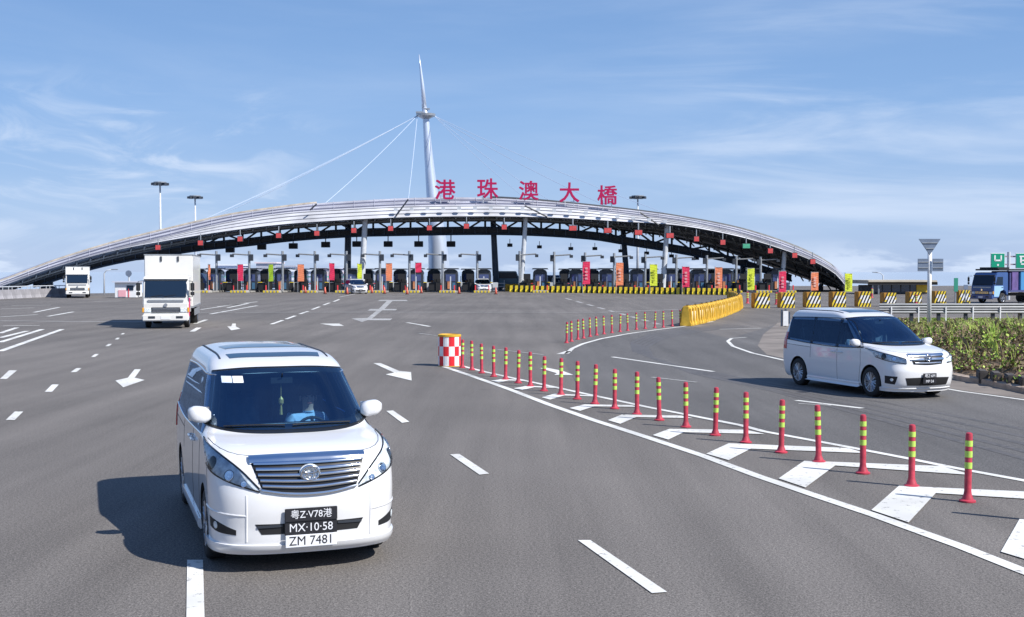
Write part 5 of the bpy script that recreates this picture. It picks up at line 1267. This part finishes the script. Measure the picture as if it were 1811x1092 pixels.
# small bollard sign behind the van
t = thing('lane_bollard', 'small white and dark board standing behind the white minivan', 'bollard', G(1389, 578)); mb = MB(); mb.box((0, 0, .45), (.10, .05, .9)); mb.box((-.19, 0, .45), (.09, .06, .85)); mb.box((.19, 0, .45), (.08, .06, .6)); mb.build('frame', M_navy, t)
mb = MB(); mb.box((0, -.05, .42), (.26, .04, .75)); mb.build('board', M_whitep, t)
# kerb and bank
kl = [G(1545, 564), G(1575, 580), G(1600, 605), G(1625, 635), G(1655, 662), G(1695, 674), G(1740, 681), G(1811, 697), G(1900, 716), G(2050, 750)]
mb = MB(); rows_ = []
for i, p in enumerate(kl):
    d = (kl[min(i + 1, len(kl) - 1)] - kl[max(i - 1, 0)]).normalized(); nn = Vector((-d.y, d.x, 0))
    if nn.x < 0: nn = -nn
    rows_.append([p + Vector((0, 0, .0)), p + Vector((0, 0, .13)), p + nn * .18 + Vector((0, 0, .15)), p + nn * .2 + Vector((0, 0, 0))])
mb.loftrows(rows_); tag(mb.build('kerb', mat('warm_kerb_stone', (.42, .33, .26), .85, 0, 0, .35, 3, .4, 20)), kind='structure')
def bank_h(x, y, e):
    return (min(1.0, e / 2.4) * .80 + .10 * math.sin(x * .9 + y * .35) * min(1, e / 1.5) + .05) * max(0, min(1, (2.45 - .0415 * y) / 1.1))
edgef = [(p.y, p.x) for p in reversed(kl)]
NX, NY = 36, 60; rows_ = []
ymin, ymax = kl[-1].y, kl[0].y
for j in range(NY):
    y = ymin + (ymax - ymin) * j / (NY - 1); xe = interp(edgef, y) + .22; r_ = []
    for i in range(NX):
        e = 26 * (i / (NX - 1)) ** 1.6; fy = min(1, (ymax - y) / 3.0)
        r_.append((xe + e, y, max(.0, bank_h(xe + e, y, e)) * fy + .015))
    rows_.append(r_)
mb = MB(); mb.smooth = True; mb.loftrows(rows_); tag(mb.build('embankment', M_soil, fix=False), kind='structure')
# retaining stones along the kerb
for i in range(6):
    p = G(1705 + 24 * i, 678 + 4.5 * i); t = thing('kerb_block', 'dark concrete block at the foot of the shrub bank, %s from the minivan' % nth(i), 'block', (p.x + .45, p.y, 0), 1.3, 'dark blocks at the foot of the bank')
    mb = MB(); mb.box((0, 0, .17), (.75, .22, .34)); mb.build('block', mat('dark_block', (.09, .08, .075), .9, 0, 0, .4, 3), t, .03)
# shrub mass: leaf faces spread over clumps of twigs
def leafmat(name, c):
    m = mat(name, c, .65, 0, 0, .5, 1.1, dirt=tuple(q * .55 for q in c)); b = m.node_tree.nodes['Principled BSDF']
    try: b.inputs['Subsurface Weight'].default_value = 0
    except Exception: pass
    return m
ML = [leafmat('leaf_dark', (.10, .18, .02)), leafmat('leaf_mid', (.20, .36, .03)), leafmat('leaf_light', (.38, .48, .08)), leafmat('leaf_dry', (.24, .18, .10)), mat('twig_brown', (.15, .10, .065), .9, 0, 0, .5, 6)]
rnd = random.Random(3); mb = MB()
def leaf(c, s):
    a, b = rnd.uniform(0, 6.28), rnd.uniform(-.9, 1.1); d = Vector((math.cos(a) * math.cos(b), math.sin(a) * math.cos(b), math.sin(b))); q = d.orthogonal().normalized(); q.rotate(Matrix.Rotation(rnd.uniform(0, 6.28), 3, d)); q *= s * .38
    mb.add([c, c + d * s * .5 + q, c + d * s, c + d * s * .5 - q], [(0, 1, 2, 3)])
cl = 0
while cl < 2600:
    y = rnd.uniform(ymin, ymax - 1) ; y = ymin + (y - ymin) * 1.0
    xe = interp(edgef, y); e = rnd.uniform(.30, 13)
    if e > 4 and rnd.random() < .5: continue
    if y < 24 and rnd.random() < .8: continue
    cl += 1; x = xe + e; h0 = bank_h(x, y, e); front = e < 2.4
    h = rnd.uniform(.30, .62) * (1.0 if not front else .75) + (.12 * math.sin(x * 1.7 + y)) ; rr = rnd.uniform(.28, .55); dry = rnd.random() < (.92 if e < 1.6 else (.72 if e < 2.6 else .28))
    h = min(h, 2.8 - .0405 * y - h0 - rnd.uniform(0, .12))
    h *= min(1, .22 + e / 3.6) * rnd.choice((.6, .85, 1, 1, 1.15))
    if h < .08: h = .08
    for k in range(50):
        a = rnd.uniform(0, 6.28); q = rnd.random() ** .5 * rr; zz = h0 + rnd.random() ** .6 * h * (1 - .4 * (q / rr) ** 2)
        mb.m = (3 if rnd.random() < .6 else 4) if dry and rnd.random() < .75 else rnd.choice((0, 1, 1, 2, 2)); leaf(Vector((x + math.cos(a) * q, y + math.sin(a) * q, zz)), rnd.uniform(.05, .12))
    mb.m = 4
    for k in range(7):
        mb.m = 4 if k == 0 or dry else rnd.choice((1, 2, 3)); a = rnd.uniform(0, 6.28); b0 = Vector((x, y, h0 - .02)); b1 = Vector((x + math.cos(a) * rr * .8, y + math.sin(a) * rr * .8, h0 + h * rnd.uniform(.7, 1.4))); w_ = Vector((.012, 0, 0)); mb.add([b0 - w_, b0 + w_, b1 + w_ * .3, b1 - w_ * .3], [(0, 1, 2, 3)])
for k in range(650):
    y = rnd.uniform(26, ymax - 2); e = rnd.uniform(.8, 12); x = interp(edgef, y) + e; h0 = bank_h(x, y, e); top_ = min(h0 + .95 * min(1, .3 + e / 3.6), 2.8 - .0405 * y); hh = top_ - h0 + rnd.uniform(-.12, .16)
    if hh < .1: continue
    mb.m = rnd.choice((1, 2, 2, 3, 3))
    for q in range(4):
        a = rnd.uniform(0, 6.28); ln_ = rnd.uniform(.12, .45); b0 = Vector((x, y, h0)); b1 = Vector((x + math.cos(a) * ln_ * .4, y + math.sin(a) * ln_ * .4, h0 + hh * .7)); b2 = Vector((x + math.cos(a) * ln_, y + math.sin(a) * ln_, h0 + hh * rnd.uniform(.85, 1))); w_ = Vector((.007, .004, 0))
        mb.add([b0 - w_, b0 + w_, b1 + w_, b2, b1 - w_], [(0, 1, 2, 3, 4)])
tag(mb.build('shrubs', ML, fix=False), kind='stuff')

# ------------------------------------------------------------------ flat roofed station
Ys = 150; a, b = W(1537, 520, Ys).x, W(1650, 520, Ys).x
t = thing('inspection_station', 'low flat roofed station with dark window band and yellow end wall', 'building', ((a + b) / 2, Ys, 0)); hw = (b - a) / 2
zt = W(0, 499, Ys).z
mb = MB(); mb.box((.2, 4, zt * .5 - .2), (2 * hw - 1.2, 7, zt - .5)); mb.build('wall', mat('station_wall', (.10, .11, .13), .7, 0, 0, .3, 1), t)
mb = MB(); mb.box((-.2, 3.5, zt), (2 * hw + .6, 9.5, .45)); mb.build('roof', mat('beige_roof', (.50, .45, .36), .7, 0, 0, .2, .6), t, .05)
mb = MB(); mb.box((-.2, -1.22, zt - .18), (2 * hw + .65, .06, .35)); mb.build('roof_edge', M_black, t)
for i in range(6):
    x = -hw + 1.2 + i * 1.15; mb = MB(); mb.box((x, .46, zt * .62), (1.0, .06, 1.3)); mb.build('window', mat('station_glass', (.02, .06, .13), .08, spec=.9), t)
mb = MB(); mb.box((hw - 1.0, .40, zt * .5), (1.9, .2, zt - .5)); mb.build('end_wall', mat('station_yellow', (.72, .50, .04), .5, 0, 0, .15, 1), t)
for x in (-hw + .2, -hw + .9): mb = MB(); mb.tube([(x, -.9, 0), (x, -.9, zt)], .1, 6); mb.build('column', M_grey, t)

# ------------------------------------------------------------------ pale port buildings and vans beyond the booths
M_pale = [mat('pale_wall_%s' % n, c, .7, 0, 0, .15, .2) for n, c in (('white', (.72, .73, .76)), ('lilac', (.55, .57, .66)), ('rose', (.66, .56, .58)), ('grey', (.42, .44, .50)))]
rnd = random.Random(11)
LB = [('long white', 0), ('lilac', 1), ('rose tinted', 2), ('grey', 3), ('tall white', 0), ('low lilac', 1), ('small rose tinted', 2), ('wide grey', 3), ('square white', 0), ('low white', 0)]
for i, (px, w, top, k) in enumerate([(362, 34, 484, 0), (402, 40, 470, 1), (440, 26, 478, 2), (470, 34, 466, 3), (505, 34, 472, 0), (545, 26, 480, 1), (580, 34, 476, 2), (612, 24, 484, 3), (655, 26, 482, 0), (708, 22, 488, 0)]):
    Y = 226 - i % 3 * 6; c = W(px, top, Y); hw = w / F * Y / 2; H = c.z
    t = thing('port_building', '%s port building beyond the left toll booths, %s from the left' % (LB[i][0], nth(i)), 'building', (c.x, Y, 0), 0, 'pale port buildings beyond the booths')
    mb = MB(); mb.box((0, 4, H / 2), (hw * 2, 8, H)); mb.build('wall', M_pale[k], t)
    mb = MB(); mb.box((0, 4, H + .1), (hw * 2 + .5, 8.5, .25)); mb.build('roof', M_pale[(k + 3) % 4], t)
    nf = max(1, int(H / 1.7))
    for f in range(nf):
        mb = MB(); nn_ = max(2, int(hw * 2 / 1.1))
        mb.box((0, -.03, .9 + f * 1.6), (hw * 1.7, .06, .65)); wd = mb.build('window_band', mat('pale_window', (.22, .27, .36), .15), t)
# teal rail fence beyond the booths
t = thing('mesh_fence', 'thin teal fence line behind the left toll booths', 'fence', (W(480, 490, 212).x, 212, 0)); hw = 150 / F * 212
mb = MB(); mb.box((0, 0, W(0, 490, 212).z), (hw * 2, .08, .22)); mb.box((0, 0, W(0, 490, 212).z - 1.0), (hw * 2, .05, .10)); mb.build('rail', mat('teal_rail', (.15, .48, .38), .5), t)
for i in range(15): mb = MB(); mb.box((-hw + i * hw / 7, .08, .95), (.1, .08, 1.9)); mb.build('post', M_lgrey, t)
# parked things behind the right booths
def car_far(px, Y, w, h, m, lab, cat='van'):
    c = W(px, 515, Y); t = thing('parked_van', lab, cat, (c.x, Y, 0)); pr = [(-w / 2, .35), (w / 2, .35), (w / 2, h * .55), (w * .36, h), (-w * .46, h), (-w / 2, h * .6)]
    mb = MB(); mb.prism(pr, -.9, .9); mb.build('body', m, t, .08)
    mb = MB(); mb.prism([(-w * .42, h * .62), (w * .42, h * .62), (w * .33, h * .93), (-w * .40, h * .93)], -.92, -.88); mb.build('side_window', M_glassd, t)
    for x in (-w * .3, w * .3): wheel(t, x, -.82, .34, .2, 5, -1)
car_far(970, 181, 4.6, 2.3, mat('blue_van_paint', (.12, .30, .60), .4, 0, .5), 'blue topped van behind the striped barriers right of the heap')
car_far(1000, 178, 4.2, 2.0, M_truckw, 'white van parked right of the blue topped van')
car_far(898, 184, 3.6, 2.9, mat('teal_van_paint', (.05, .16, .24), .4, 0, .5), 'dark teal van behind the amber barrier heap')
car_far(338, 176, 4.8, 2.6, M_blue, 'blue van just right of the white box truck')
# white kiosk and clutter left
c = W(222, 520, 128)
t = thing('gate_kiosk', 'low white kiosk with pink panel between the two white trucks', 'kiosk', (c.x, 128, 0))
mb = MB(); mb.box((0, 1, .85), (2.3, 2, 1.6)); mb.build('wall', M_whitep, t, .03); mb = MB(); mb.box((0, .9, 1.72), (2.7, 2.4, .12)); mb.build('roof', M_pale[1], t)
mb = MB(); mb.box((-.35, -.03, .5), (.8, .06, .7)); mb.build('pink_panel', mat('pink_panel', (.75, .38, .42), .6), t); mb = MB(); mb.box((.5, -.03, 1.1), (.7, .06, .5)); mb.build('window', M_glassd, t)
mb = MB(); mb.box((.35, -.04, .55), (.07, .06, .9)); mb.build('frame', M_redl, t)
# parapet at far left under the canopy foot
def parapet():
    t = thing('parapet', 'x', 'parapet', (0, 0, 0), 0, 'grey parapet units under the canopy foot')
    pr = [(-.35, 0), (.35, 0), (.22, .35), (.14, .95), (-.14, .95), (-.22, .35)]
    mb = MB(); mb.prism(pr, -1.9, 1.9, 'x'); mb.build('wall', mat('parapet_concrete', (.32, .31, .33), .85, 0, 0, .4, .8), t, .02)
    mb = MB(); mb.tube([(-1.9, 0, 1.25), (1.9, 0, 1.25)], .05, 6); mb.tube([(-1.2, 0, .9), (-1.2, 0, 1.25)], .04, 6); mb.tube([(1.2, 0, .9), (1.2, 0, 1.25)], .04, 6); mb.build('handrail', M_lgrey, t); return t
pp_ = parapet()
for i in range(10):
    o = pp_ if i == 0 else dup(pp_); f = i / 9; Y = 118 + 18 * f; c = W(-40 + 150 * f, 520, Y); o.location = (c.x, Y, 0); nx = W(-40 + 150 * (f + .111), 520, Y + 2)
    o.rotation_euler = (0, 0, math.atan2(nx.y - Y, nx.x - c.x)); o['label'] = 'grey concrete parapet unit with handrail, %s from the left edge' % nth(i)
    d_ = math.hypot(nx.y - Y, nx.x - c.x); o.scale = (d_ / 3.8 * .98, 1, 1)
